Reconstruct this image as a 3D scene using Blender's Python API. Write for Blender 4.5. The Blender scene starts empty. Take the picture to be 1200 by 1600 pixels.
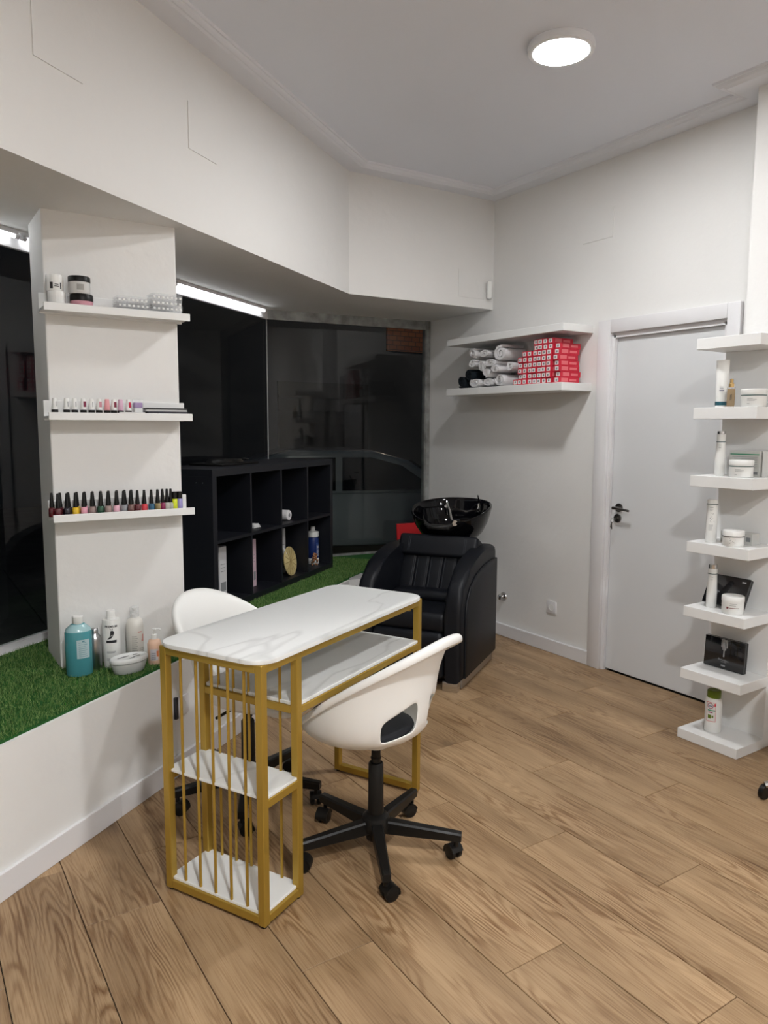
import bpy, bmesh, math, random
import numpy as np
from mathutils import Vector, Matrix
random.seed(7); np.random.seed(7)
PI = math.pi
SC = bpy.context.scene
COL = SC.collection
# ------------------------------------------------------------ camera
F, PITCH, ROLL, YAW, CH = 1170.0, math.radians(6.5), math.radians(0.24), math.radians(33.2), 1.5
def to_room(v):
    c, s = math.cos(YAW), math.sin(YAW)
    return Vector((v[0]*c + v[1]*s, -v[0]*s + v[1]*c, v[2]))
fwd = Vector((0, math.cos(PITCH), -math.sin(PITCH))); up0 = Vector((0, math.sin(PITCH), math.cos(PITCH)))
right = math.cos(ROLL)*Vector((1, 0, 0)) + math.sin(ROLL)*up0
up = -math.sin(ROLL)*Vector((1, 0, 0)) + math.cos(ROLL)*up0
R_, U_, F_ = to_room(right), to_room(up), to_room(fwd)
cam = bpy.data.cameras.new('camera'); cam.sensor_fit = 'VERTICAL'; cam.sensor_height = 32
cam.lens = F/1600*32; cam.clip_start = .02
camo = bpy.data.objects.new('camera', cam); COL.objects.link(camo)
camo.matrix_world = Matrix(((R_.x, U_.x, -F_.x, 0), (R_.y, U_.y, -F_.y, 0), (R_.z, U_.z, -F_.z, CH), (0, 0, 0, 1)))
SC.camera = camo
# ------------------------------------------------------------ world, exposure
W = bpy.data.worlds.new('night'); SC.world = W; W.use_nodes = True
W.node_tree.nodes['Background'].inputs[0].default_value = (.05, .07, .12, 1)
W.node_tree.nodes['Background'].inputs[1].default_value = .06
SC.view_settings.view_transform = 'Standard'; SC.view_settings.look = 'None'
SC.view_settings.exposure = 1.22; SC.view_settings.gamma = 1
LAMP_POWER = 92.0      # emission of the round ceiling lamp in view
LAMP_LEFT, LAMP_RIGHT = 300.0, 190.0
TUBE_POWER = 4.2       # emission of the window tubes
# ------------------------------------------------------------ materials
MT = {}
def mat(name, col=(.8, .8, .8), rough=.5, metal=0, coat=0, trans=0, ior=1.45, alpha=1, emit=None, es=0, bump=None, spec=.5, vary=None):
    if name in MT: return MT[name]
    m = bpy.data.materials.new(name); m.use_nodes = True
    nt = m.node_tree; b = nt.nodes['Principled BSDF']
    b.inputs['Base Color'].default_value = (*col, 1); b.inputs['Roughness'].default_value = rough
    b.inputs['Metallic'].default_value = metal; b.inputs['Coat Weight'].default_value = coat
    b.inputs['Transmission Weight'].default_value = trans; b.inputs['IOR'].default_value = ior
    b.inputs['Alpha'].default_value = alpha; b.inputs['Specular IOR Level'].default_value = spec
    if emit:
        b.inputs['Emission Color'].default_value = (*emit, 1); b.inputs['Emission Strength'].default_value = es
    if bump or vary:
        tc = nt.nodes.new('ShaderNodeTexCoord'); n = nt.nodes.new('ShaderNodeTexNoise')
        nt.links.new(tc.outputs['Object'], n.inputs['Vector'])
        if bump:
            n.inputs['Scale'].default_value = bump[0]; n.inputs['Detail'].default_value = 4
            bp = nt.nodes.new('ShaderNodeBump'); bp.inputs['Strength'].default_value = bump[1]; bp.inputs['Distance'].default_value = bump[2]
            nt.links.new(n.outputs['Fac'], bp.inputs['Height']); nt.links.new(bp.outputs['Normal'], b.inputs['Normal'])
        if vary:
            n2 = nt.nodes.new('ShaderNodeTexNoise'); n2.inputs['Scale'].default_value = vary[0]; n2.inputs['Detail'].default_value = 5
            nt.links.new(tc.outputs['Object'], n2.inputs['Vector'])
            cr = nt.nodes.new('ShaderNodeValToRGB'); cr.color_ramp.elements[0].position = .3; cr.color_ramp.elements[1].position = .7
            cr.color_ramp.elements[0].color = (*vary[1], 1); cr.color_ramp.elements[1].color = (*col, 1)
            nt.links.new(n2.outputs['Fac'], cr.inputs['Fac']); nt.links.new(cr.outputs['Color'], b.inputs['Base Color'])
    MT[name] = m; return m
M_wall = mat('plaster', (.80, .792, .775), .85, bump=(9, .22, .02), vary=(1.3, (.77, .762, .745)))
M_ceil = mat('ceiling_paint', (.76, .785, .85), .9, bump=(14, .1, .01))
M_gloss = mat('white_lacquer', (.80, .80, .79), .35, bump=(40, .03, .002))
M_door = mat('door_lacquer', (.70, .71, .72), .45, bump=(30, .05, .002))
M_skirt = mat('skirting_paint', (.75, .74, .75), .5, bump=(25, .15, .004))
M_gold = mat('gold_paint', (.42, .27, .045), .38, metal=.55, bump=(60, .04, .001))
M_leather = mat('black_leather', (.004, .005, .008), .45, bump=(160, .25, .002), spec=.35)
M_stitch = mat('grey_stitching', (.05, .055, .065), .7)
M_ceramic = mat('black_ceramic', (.002, .002, .003), .05, spec=.4)
M_chrome = mat('chrome', (.62, .62, .62), .12, metal=1)
M_steel = mat('brushed_aluminium', (.5, .5, .51), .3, metal=1, bump=(80, .05, .001))
M_alu = mat('worn_window_aluminium', (.42, .43, .42), .45, metal=.5, vary=(14, (.22, .22, .21)))
M_nickel = mat('dark_nickel', (.22, .21, .20), .28, metal=1)
M_shell = mat('white_plastic', (.84, .84, .82), .38, bump=(60, .02, .001))
M_blackp = mat('black_plastic', (.006, .0055, .005), .42, spec=.32)
M_blackm = mat('black_steel', (.014, .013, .012), .4)
M_fabric = mat('black_fabric', (.010, .011, .014), .9, bump=(250, .5, .002))
M_cubby = mat('black_veneer', (.007, .008, .012), .45, bump=(60, .1, .001))
M_rubber = mat('rubber', (.01, .01, .01), .6)
M_white = mat('white_bottle', (.80, .80, .78), .35)
M_paper = mat('paper', (.72, .72, .72), .7)
M_ink = mat('ink', (.02, .02, .025), .5)
M_greyink = mat('grey_ink', (.22, .23, .24), .6)
M_green = mat('dark_green_band', (.01, .06, .055), .4)
M_red = mat('red_card', (.58, .018, .045), .5)
M_pinkp = mat('light_red_print', (.75, .16, .18), .5)
M_redb = mat('red_board', (.55, .01, .015), .45)
M_towel = mat('white_terry', (.78, .77, .78), .95, bump=(220, .9, .004))
M_towelb = mat('black_terry', (.006, .012, .018), .95, bump=(220, .9, .004))
M_turfbase = mat('turf_backing', (.012, .09, .012), .95)
M_dark = mat('dark_grout', (.035, .028, .02), .9)  # dark grout substrate under the floor planks
M_clear = mat('clear_acrylic', (.88, .90, .92), .12, alpha=.26, bump=(90, .2, .002))
M_pave = mat('paving', (.10, .095, .09), .8, bump=(12, .3, .01), vary=(3, (.06, .058, .055)))
M_car = mat('car_paint', (.36, .37, .37), .25, coat=.6)
M_carglass = mat('car_glass', (.01, .012, .014), .08)
M_seat = mat('grey_kickplate', (.45, .44, .44), .6)

def glass():
    m = bpy.data.materials.new('window_glass'); m.use_nodes = True; nt = m.node_tree; nt.nodes.clear()
    o = nt.nodes.new('ShaderNodeOutputMaterial'); mx = nt.nodes.new('ShaderNodeMixShader'); fr = nt.nodes.new('ShaderNodeFresnel')
    t = nt.nodes.new('ShaderNodeBsdfTransparent'); g = nt.nodes.new('ShaderNodeBsdfGlossy')
    gm = nt.nodes.new('ShaderNodeNewGeometry'); mr = nt.nodes.new('ShaderNodeMapRange')
    mr.inputs['To Min'].default_value = 1.45; mr.inputs['To Max'].default_value = 1/1.45     # same reflection from either side of the thin pane
    nt.links.new(gm.outputs['Backfacing'], mr.inputs['Value']); nt.links.new(mr.outputs[0], fr.inputs['IOR']); g.inputs['Roughness'].default_value = .0; t.inputs[0].default_value = (.80, .86, .84, 1)
    nt.links.new(fr.outputs[0], mx.inputs[0]); nt.links.new(t.outputs[0], mx.inputs[1]); nt.links.new(g.outputs[0], mx.inputs[2])
    nt.links.new(mx.outputs[0], o.inputs[0]); return m
M_glass = glass()

def wood():
    m = bpy.data.materials.new('oak_plank_tile'); m.use_nodes = True; nt = m.node_tree; N = nt.nodes.new; L = nt.links.new
    b = nt.nodes['Principled BSDF']; b.inputs['Roughness'].default_value = .42; b.inputs['Specular IOR Level'].default_value = .35
    tc = N('ShaderNodeTexCoord'); oi = N('ShaderNodeObjectInfo')
    off = N('ShaderNodeVectorMath'); off.operation = 'SCALE'; off.inputs['Scale'].default_value = 37.0
    cmb = N('ShaderNodeCombineXYZ'); L(oi.outputs['Random'], cmb.inputs[0]); L(oi.outputs['Random'], cmb.inputs[1])
    L(cmb.outputs[0], off.inputs[0])
    add = N('ShaderNodeVectorMath'); L(tc.outputs['Object'], add.inputs[0]); L(off.outputs[0], add.inputs[1])
    def scaled(v, s):
        x = N('ShaderNodeVectorMath'); x.operation = 'MULTIPLY'; L(v, x.inputs[0]); x.inputs[1].default_value = s; return x.outputs[0]
    def noise(v, sc, det=2, rough=.5):
        n = N('ShaderNodeTexNoise'); n.inputs['Scale'].default_value = sc; n.inputs['Detail'].default_value = det; n.inputs['Roughness'].default_value = rough
        L(v, n.inputs['Vector']); return n.outputs['Fac']
    def math_(op, a, c):
        x = N('ShaderNodeMath'); x.operation = op
        for i, q in enumerate((a, c)):
            if hasattr(q, 'links'): L(q, x.inputs[i])
            else: x.inputs[i].default_value = q
        return x.outputs[0]
    v1 = scaled(add.outputs[0], (5.5, .62, 1))
    warp = noise(v1, 1.2, 2.5, .5)
    ripple = noise(scaled(add.outputs[0], (24, 3.5, 1)), 1.5, 3)
    sx_ = N('ShaderNodeSeparateXYZ'); L(add.outputs[0], sx_.inputs[0])
    # knots: stretched cells whose distance bends the rings
    vo = N('ShaderNodeTexVoronoi'); vo.inputs['Scale'].default_value = 1.0; L(scaled(add.outputs[0], (3.6, 1.25, 0)), vo.inputs['Vector'])
    kd = vo.outputs['Distance']
    bend = math_('DIVIDE', .25, math_('ADD', kd, .10))
    ph = math_('ADD', math_('MULTIPLY', warp, 150.0), math_('MULTIPLY', ripple, 9.0))
    ph = math_('ADD', ph, math_('MULTIPLY', sx_.outputs[0], 120.0))
    ph = math_('ADD', ph, math_('MULTIPLY', bend, 5.0))
    ring = math_('ADD', math_('MULTIPLY', math_('SINE', ph, 0.0), .5), .5)
    ring = math_('POWER', ring, 1.7)
    pores = noise(scaled(add.outputs[0], (210, 5, 1)), 1.0, 3, .6)
    tone = noise(scaled(add.outputs[0], (7, .9, 1)), 1.0, 2)
    knot = math_('MULTIPLY', math_('LESS_THAN', kd, .0), 1.0)
    kn = N('ShaderNodeMapRange'); kn.inputs['From Min'].default_value = .02; kn.inputs['From Max'].default_value = .19
    kn.inputs['To Min'].default_value = .85; kn.inputs['To Max'].default_value = 0; L(kd, kn.inputs['Value'])
    cr = N('ShaderNodeValToRGB'); e = cr.color_ramp.elements
    e[0].position = .30; e[0].color = (.265, .168, .088, 1); e[1].position = .72; e[1].color = (.48, .325, .185, 1)
    L(tone, cr.inputs['Fac'])
    mx = N('ShaderNodeMixRGB'); mx.blend_type = 'MULTIPLY'; L(cr.outputs[0], mx.inputs[1]); mx.inputs[2].default_value = (.52, .42, .33, 1)
    fade = noise(scaled(add.outputs[0], (6, 1.6, 1)), 1.3, 2)
    fr = N('ShaderNodeMapRange'); fr.inputs['From Min'].default_value = .40; fr.inputs['From Max'].default_value = .66; L(fade, fr.inputs['Value'])
    fr.inputs['To Min'].default_value = .14; fr.inputs['To Max'].default_value = 1.1
    L(math_('MULTIPLY', math_('MULTIPLY', ring, .85), fr.outputs[0]), mx.inputs[0])
    mp = N('ShaderNodeMixRGB'); mp.blend_type = 'MULTIPLY'; L(mx.outputs[0], mp.inputs[1]); mp.inputs[2].default_value = (.60, .52, .44, 1)
    pr = N('ShaderNodeMapRange'); pr.inputs['From Min'].default_value = .47; pr.inputs['From Max'].default_value = .66; pr.inputs['To Max'].default_value = .6; L(pores, pr.inputs['Value'])
    L(pr.outputs[0], mp.inputs[0])
    mk = N('ShaderNodeMixRGB'); L(mp.outputs[0], mk.inputs[1]); mk.inputs[2].default_value = (.085, .052, .034, 1); 
    gate = N('ShaderNodeMath'); gate.operation = 'GREATER_THAN'; L(vo.outputs['Color'], gate.inputs[0]); gate.inputs[1].default_value = .5
    L(math_('MULTIPLY', kn.outputs[0], gate.outputs[0]), mk.inputs[0])
    hs = N('ShaderNodeHueSaturation'); L(mk.outputs[0], hs.inputs['Color'])
    L(math_('ADD', math_('MULTIPLY', oi.outputs['Random'], .16), .93), hs.inputs['Value'])
    L(hs.outputs[0], b.inputs['Base Color'])
    bp = N('ShaderNodeBump'); bp.inputs['Strength'].default_value = .12; bp.inputs['Distance'].default_value = .001; L(pores, bp.inputs['Height']); L(bp.outputs[0], b.inputs['Normal'])
    return m
M_wood = wood()

def marble():
    m = bpy.data.materials.new('white_marble_laminate'); m.use_nodes = True; nt = m.node_tree; N = nt.nodes.new; L = nt.links.new
    b = nt.nodes['Principled BSDF']; b.inputs['Roughness'].default_value = .3
    tc = N('ShaderNodeTexCoord'); mp = N('ShaderNodeMapping'); mp.inputs['Rotation'].default_value = (0, 0, .5); mp.inputs['Scale'].default_value = (1.3, 3.2, 1)
    L(tc.outputs['Object'], mp.inputs[0])
    n = N('ShaderNodeTexNoise'); n.inputs['Scale'].default_value = .95; n.inputs['Detail'].default_value = 3.5; n.inputs['Roughness'].default_value = .45; n.inputs['Distortion'].default_value = .35
    L(mp.outputs[0], n.inputs['Vector'])
    s = N('ShaderNodeMath'); s.operation = 'SUBTRACT'; L(n.outputs['Fac'], s.inputs[0]); s.inputs[1].default_value = .5
    a = N('ShaderNodeMath'); a.operation = 'ABSOLUTE'; L(s.outputs[0], a.inputs[0])
    r = N('ShaderNodeMapRange'); r.inputs['From Min'].default_value = 0; r.inputs['From Max'].default_value = .016; r.inputs['To Min'].default_value = .55; r.inputs['To Max'].default_value = 0
    L(a.outputs[0], r.inputs['Value'])
    n2 = N('ShaderNodeTexNoise'); n2.inputs['Scale'].default_value = 4; L(tc.outputs['Object'], n2.inputs['Vector'])
    k = N('ShaderNodeMath'); k.operation = 'MULTIPLY'; L(r.outputs[0], k.inputs[0]); L(n2.outputs['Fac'], k.inputs[1])
    mx = N('ShaderNodeMixRGB'); mx.inputs[1].default_value = (.80, .81, .80, 1); mx.inputs[2].default_value = (.36, .36, .35, 1)
    L(k.outputs[0], mx.inputs[0]); L(mx.outputs[0], b.inputs['Base Color']); return m
M_marble = marble()

def turf():
    m = bpy.data.materials.new('turf_blades'); m.use_nodes = True; nt = m.node_tree; N = nt.nodes.new; L = nt.links.new
    b = nt.nodes['Principled BSDF']; b.inputs['Roughness'].default_value = .6; b.inputs['Specular IOR Level'].default_value = .2
    g = N('ShaderNodeNewGeometry'); cr = N('ShaderNodeValToRGB'); e = cr.color_ramp.elements
    e[0].color = (.014, .105, .012, 1); e[1].color = (.06, .33, .035, 1); e.new(.985).color = (.25, .36, .12, 1)
    L(g.outputs['Random Per Island'], cr.inputs[0]); L(cr.outputs[0], b.inputs['Base Color']); return m
M_turf = turf()

def brickmat():
    m = bpy.data.materials.new('street_brick'); m.use_nodes = True; nt = m.node_tree; N = nt.nodes.new; L = nt.links.new
    b = nt.nodes['Principled BSDF']; b.inputs['Roughness'].default_value = .9
    tc = N('ShaderNodeTexCoord'); br = N('ShaderNodeTexBrick'); br.inputs['Scale'].default_value = 2.0
    br.inputs['Color1'].default_value = (.42, .16, .08, 1); br.inputs['Color2'].default_value = (.33, .12, .07, 1); br.inputs['Mortar'].default_value = (.12, .09, .07, 1)
    mp = N('ShaderNodeMapping'); mp.inputs['Rotation'].default_value = (PI/2, 0, 0)
    L(tc.outputs['Object'], mp.inputs[0]); L(mp.outputs[0], br.inputs['Vector']); L(br.outputs['Color'], b.inputs['Base Color']); return m
M_brick = brickmat()

# ------------------------------------------------------------ mesh helpers
class B:
    def __init__(s): s.bm = bmesh.new(); s.mi = 0
    def _fin(s, vs, M):
        if M is not None: bmesh.ops.transform(s.bm, matrix=M, verts=vs)
    def box(s, x0, x1, y0, y1, z0, z1, bev=0, seg=2, M=None):
        r = bmesh.ops.create_cube(s.bm, size=1); vs = r['verts']
        for v in vs:
            v.co = Vector(((x0+x1)/2 + v.co.x*(x1-x0), (y0+y1)/2 + v.co.y*(y1-y0), (z0+z1)/2 + v.co.z*(z1-z0)))
        fs = list({f for v in vs for f in v.link_faces})
        for f in fs: f.material_index = s.mi
        if bev:
            es = list({e for v in vs for e in v.link_edges})
            r = bmesh.ops.bevel(s.bm, geom=es, offset=bev, segments=seg, affect='EDGES', profile=.5)
            for f in r['faces']: f.material_index = s.mi
            vs = list({v for f in r['faces'] for v in f.verts} | {v for v in vs if v.is_valid})
        s._fin(vs, M); return s
    def loft(s, rings, cap0=True, cap1=True, closed=True, M=None):
        V = [[s.bm.verts.new(p) for p in r] for r in rings]; n = len(rings[0])
        for a, b in zip(V, V[1:]):
            for i in range(n if closed else n-1):
                j = (i+1) % n
                try: f = s.bm.faces.new((a[i], a[j], b[j], b[i])); f.material_index = s.mi
                except ValueError: pass
        if cap0: s.bm.faces.new(V[0][::-1]).material_index = s.mi
        if cap1: s.bm.faces.new(V[-1]).material_index = s.mi
        s._fin([v for r in V for v in r], M); return s
    def lathe(s, prof, n=24, c=(0, 0, 0), M=None, mis=None, sx=1, sy=1):
        rings = [[(c[0]+sx*max(r, 1e-4)*math.cos(2*PI*i/n), c[1]+sy*max(r, 1e-4)*math.sin(2*PI*i/n), c[2]+z) for i in range(n)] for r, z in prof]
        return s.loft(rings, M=M)
    def cyl(s, p0, p1, r0, r1=None, n=16):
        r1 = r0 if r1 is None else r1; p0 = Vector(p0); p1 = Vector(p1); d = (p1-p0).normalized()
        a = d.orthogonal().normalized(); b = d.cross(a)
        return s.loft([[p+r*(math.cos(2*PI*i/n)*a+math.sin(2*PI*i/n)*b) for i in range(n)] for p, r in ((p0, r0), (p1, r1))])
    def tube(s, path, r, n=10):
        P = [Vector(p) for p in path]; rings = []; a = None
        for i, p in enumerate(P):
            d = (P[min(i+1, len(P)-1)]-P[max(i-1, 0)]).normalized()
            a = d.orthogonal().normalized() if a is None else (a-d*a.dot(d)).normalized()
            b = d.cross(a); rr = r[i] if isinstance(r, (list, tuple)) else r
            rings.append([p+rr*(math.cos(2*PI*k/n)*a+math.sin(2*PI*k/n)*b) for k in range(n)])
        return s.loft(rings)
    def prism(s, poly, z0, z1, M=None, bev=0, seg=2):
        a = [s.bm.verts.new((x, y, z0)) for x, y in poly]; b = [s.bm.verts.new((x, y, z1)) for x, y in poly]
        n = len(poly); fs = [s.bm.faces.new(a[::-1]), s.bm.faces.new(b)]
        for i in range(n): fs.append(s.bm.faces.new((a[i], a[(i+1) % n], b[(i+1) % n], b[i])))
        for f in fs: f.material_index = s.mi
        vs = a+b
        if bev:
            es = list(fs[0].edges)+list(fs[1].edges)
            r = bmesh.ops.bevel(s.bm, geom=es, offset=bev, segments=seg, affect='EDGES', profile=.5)
            vs = list({v for f in r['faces'] for v in f.verts} | {v for v in vs if v.is_valid})
        s._fin(vs, M); return s
    def quad(s, *pts):
        s.bm.faces.new([s.bm.verts.new(p) for p in pts]).material_index = s.mi; return s
    def patch(s, r, a0, a1, z0, z1, n=8, sx=1, sy=1):      # thin curved label on a round body
        V = [[s.bm.verts.new((sx*r*math.cos(a), sy*r*math.sin(a), z)) for z in (z0, z1)] for a in [a0+(a1-a0)*i/n for i in range(n+1)]]
        for p, q in zip(V, V[1:]): s.bm.faces.new((p[0], q[0], q[1], p[1])).material_index = s.mi
        return s
    def mesh(s, name, mats, smooth=35):
        bmesh.ops.recalc_face_normals(s.bm, faces=s.bm.faces)
        me = bpy.data.meshes.new(name); s.bm.to_mesh(me); s.bm.free()
        for m in (mats if isinstance(mats, (list, tuple)) else [mats]): me.materials.append(m)
        if smooth:
            me.polygons.foreach_set('use_smooth', [True]*len(me.polygons)); me.set_sharp_from_angle(angle=math.radians(smooth))
        return me
    def build(s, name, mats, parent=None, smooth=35): return link(name, s.mesh(name, mats, smooth), parent)
def link(name, me, parent=None, loc=(0, 0, 0), rz=0):
    o = bpy.data.objects.new(name, me); COL.objects.link(o); o.location = loc; o.rotation_euler = (0, 0, rz)
    if parent: o.parent = parent
    return o
def tag(o, label, cat, group=None):
    o['label'] = label; o['category'] = cat
    if group: o['group'] = group
    return o
def thing(name, label, cat, loc=(0, 0, 0), rz=0, group=None):
    return tag(link(name, None, None, loc, rz), label, cat, group)
def struct(name, b, m, parent=None, label=None, smooth=0):
    o = b.build(name, m, parent, smooth) if isinstance(b, B) else b
    if not parent: o['kind'] = 'structure'
    if label: o['label'] = label
    return o
def copy_tree(o, **kw):
    c = o.copy(); COL.objects.link(c)
    for k, v in kw.items(): setattr(c, k, v)
    for ch in list(o.children): copy_tree(ch, parent=c)
    return c
def text_mesh(txt, size, m, place, name='lettering', parent=None, bold=False, depth=0):
    cu = bpy.data.curves.new('t', 'FONT'); cu.body = txt; cu.size = size; cu.align_x = 'CENTER'; cu.align_y = 'CENTER'; cu.extrude = depth
    if bold: cu.offset = size*.02
    o = bpy.data.objects.new('t', cu); COL.objects.link(o); dg = bpy.context.evaluated_depsgraph_get()
    me = bpy.data.meshes.new_from_object(o.evaluated_get(dg)); bpy.data.objects.remove(o)
    for v in me.vertices: v.co = Vector(place(v.co.x, v.co.y))
    me.materials.clear(); me.materials.append(m); me.update()
    return link(name, me, parent)
def cyl_place(r, ang, z, rz=0, vertical=False):
    def f(x, y):
        if vertical: x, y = -y, x
        a = ang + x/r
        return (r*math.cos(a), r*math.sin(a), z+y)
    return f

# ------------------------------------------------------------ room shell
XW = 3.63
A = Vector((.201, 2.523)); K = Vector((2.46, 4.172)); Wc = Vector((XW, 4.145))
dL = (K-A).normalized(); nL = Vector((-dL.y, dL.x))        # along the window wall, and out of it
A0 = A-dL*3.2
G0 = Vector((.437, 3.669)); G1 = Vector((2.30, 5.07)); G2 = Vector((XW, 4.90)); dG = (G1-G0).normalized(); G_1 = G0-dG*3.6
HS, HC = 2.33, 3.10
niche = [(A0.x, A0.y), (K.x, K.y), (Wc.x, Wc.y), (XW, 4.90), (G1.x, G1.y), (G_1.x, G_1.y)]
out = [(A0.x, A0.y), (K.x, K.y), (Wc.x, Wc.y), (XW, 4.94), (G1.x-.01, G1.y+.06), (G_1.x-.03, G_1.y+.05)]
struct('wall_left', B().prism(out, HS, 3.35), M_wall, label='white bulkhead wall above the display window')
struct('trim_1', B().prism(out, -.05, .497), M_wall, label='white plinth wall under the window display')
# right wall with the door opening
DY0, DY1, DZ = 2.325, 3.055, 2.05
b = B(); b.box(XW, XW+.18, DY1+.0, 4.93, -.05, 3.35); b.box(XW, XW+.18, -3.2, DY0, -.05, 3.35); b.box(XW, XW+.18, DY0, DY1, DZ, 3.35)
struct('wall_right', b, M_wall)
b = B(); b.box(-2.3, XW+.2, -3.35, -3.2, -.05, 3.35); struct('wall_back', b, M_wall)
b = B(); b.box(-2.45, -2.3, -3.35, 3.0, -.05, 3.35); struct('wall_side', b, M_wall)
struct('ceiling', B().box(-2.45, XW+.2, -3.35, 5.2, HC, 3.4), M_ceil)
# column at the right with its jog
struct('wall_column', B().box(3.455, XW+.01, .9, 2.124, -.05, HC), M_wall, label='white square column behind the narrow shelf unit')
# pillar in the window
struct('trim_2', B().box(.527, 1.052, 3.229, 3.53, .49, HS+.01, .006, 2), M_wall, label='white pillar in the window that carries three ledges')
# cornice: flat band and a stepped groove, following the walls
def offset_path(pts, d):
    P = [Vector(p) for p in pts]; o = []
    for i, p in enumerate(P):
        ns = []
        if i > 0: t = (P[i]-P[i-1]).normalized(); ns.append(Vector((t.y, -t.x)))
        if i < len(P)-1: t = (P[i+1]-P[i]).normalized(); ns.append(Vector((t.y, -t.x)))
        n = sum(ns, Vector((0, 0))).normalized(); o.append(p+n*d/max(.35, n.dot(ns[0])))
    return o
cpath = [(A0.x, A0.y), (K.x, K.y), (XW, 4.145), (XW, 2.124), (3.455, 2.124), (3.455, .9), (XW, .9), (XW, -3.2)]
b = B()
prof = [(-.03, 3.07), (.10, 3.07), (.108, 3.078), (.112, 3.0795), (.12, 3.073), (.128, 3.079), (.134, 3.09), (.142, 3.09), (.15, 3.11)]
b.loft([[(*q, z) for q in offset_path(cpath, d)] for d, z in prof], False, False, closed=False)
struct('trim_3', b, mat('cornice_paint', (.77, .785, .83), .9), label='white stepped plaster cornice around the ceiling')
# shallow access panels let into the walls
def wall_panel(p0, d, s0, s1, z0, z1, n, name):
    b = B(); P = [p0+d*s0, p0+d*s1]
    q = [P[0]-n*.004, P[1]-n*.004, P[1]+n*.004, P[0]+n*.004]
    b.prism([(v.x, v.y) for v in q], z0, z1); struct(name, b, M_wall, label='flush painted access panel in the wall')
wall_panel(A, dL, .295, .51, 2.655, 3.0, nL, 'trim_4'); wall_panel(A, dL, 1.115, 1.32, 2.647, 2.835, nL, 'trim_5')
wall_panel(Vector((XW, 3.09)), Vector((0, 1)), 0, .23, 2.62, 2.79, Vector((1, 0)), 'trim_6')
wall_panel(K, (Wc-K).normalized(), .86, 1.09, 2.394, 2.58, Vector((0, 1)), 'trim_7')
# skirtings
b = B(); b.box(XW-.022, XW, 3.16, 4.14, 0, .088, .003, 1); struct('baseboard_right', b, M_skirt)
def strip(p0, d, s0, s1, n, t, z0, z1, bev=.003):
    P = [p0+d*s0, p0+d*s1]; q = [P[0]-n*t, P[1]-n*t, P[1], P[0]]
    return [(v.x, v.y) for v in q]
b = B(); b.prism(strip(A, dL, -3.2, .5525, nL, .014, 0, 0), 0, .092, bev=.003); b.prism(strip(A, dL, .5545, 2.79, nL, .014, 0, 0), 0, .092, bev=.003)
struct('baseboard_left', b, M_skirt)
b = B(); b.prism([(K.x, K.y), (Wc.x, Wc.y), (Wc.x, Wc.y-.014), (K.x, K.y-.014)], 0, .092); struct('baseboard_front', b, M_skirt)
# ------------------------------------------------------------ floor of separate planks
fl = B(); fl.box(-2.45, XW+.2, -3.35, 4.6, -.06, -.009); floor = struct('floor', fl, M_dark)
PW, PL_, X0 = .232, 1.236, .632
joint = {-1: 2.247, 0: 2.552, 1: 1.724, 2: 2.145, 3: 1.413, 4: 2.252, 5: 1.84, 6: 1.438, 7: 2.26, 8: 1.85, 9: 2.67, 10: 2.24, 11: 1.62, 12: 2.5}
def plank_mesh(poly):
    g = .0011; bb = B(); cx = sum(p[0] for p in poly)/len(poly); cy = sum(p[1] for p in poly)/len(poly)
    bb.prism([(x-cx, y-cy) for x, y in poly], -.009, 0, bev=.0011, seg=1); return bb.mesh('plank', M_wood, 30), cx, cy
def clip(poly, p, n):
    o = []
    for i in range(len(poly)):
        a, c = Vector(poly[i]), Vector(poly[(i+1) % len(poly)]); da, dc = (a-p).dot(n), (c-p).dot(n)
        if da <= 0: o.append(tuple(a))
        if da*dc < 0: o.append(tuple(a+(c-a)*(da/(da-dc))))
    return o
full = None
for k in range(-13, 13):
    x0 = X0+PW*k+.0013; x1 = X0+PW*(k+1)-.0013
    j = joint.get(k, 1.1+((k*7) % 5)*.25)
    for q in range(-5, 4):
        y0 = j+q*PL_+.0013; y1 = j+(q+1)*PL_-.0013
        if y0 > 4.2 or y1 < -3.2: continue
        poly = [(x0, y0), (x1, y0), (x1, y1), (x0, y1)]
        c = clip(poly, A, nL); c = clip(c, Vector((0, 4.15)), Vector((0, 1))) if c else c
        c = clip(c, Vector((XW+.03, 0)), Vector((1, 0))) if c else c
        c = clip(c, Vector((0, -3.2)), Vector((0, -1))) if c else c
        if len(c) < 3: continue
        ar = abs(sum(c[i][0]*c[(i+1) % len(c)][1]-c[(i+1) % len(c)][0]*c[i][1] for i in range(len(c))))/2
        if ar < .002: continue
        if len(c) == 4 and ar > .98*(x1-x0)*(y1-y0):
            if full is None: full = plank_mesh(poly)[0]
            me, cx, cy = full, (x0+x1)/2, (y0+y1)/2
        else: me, cx, cy = plank_mesh(c)
        link('plank', me, floor, (cx, cy, 0))
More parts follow.
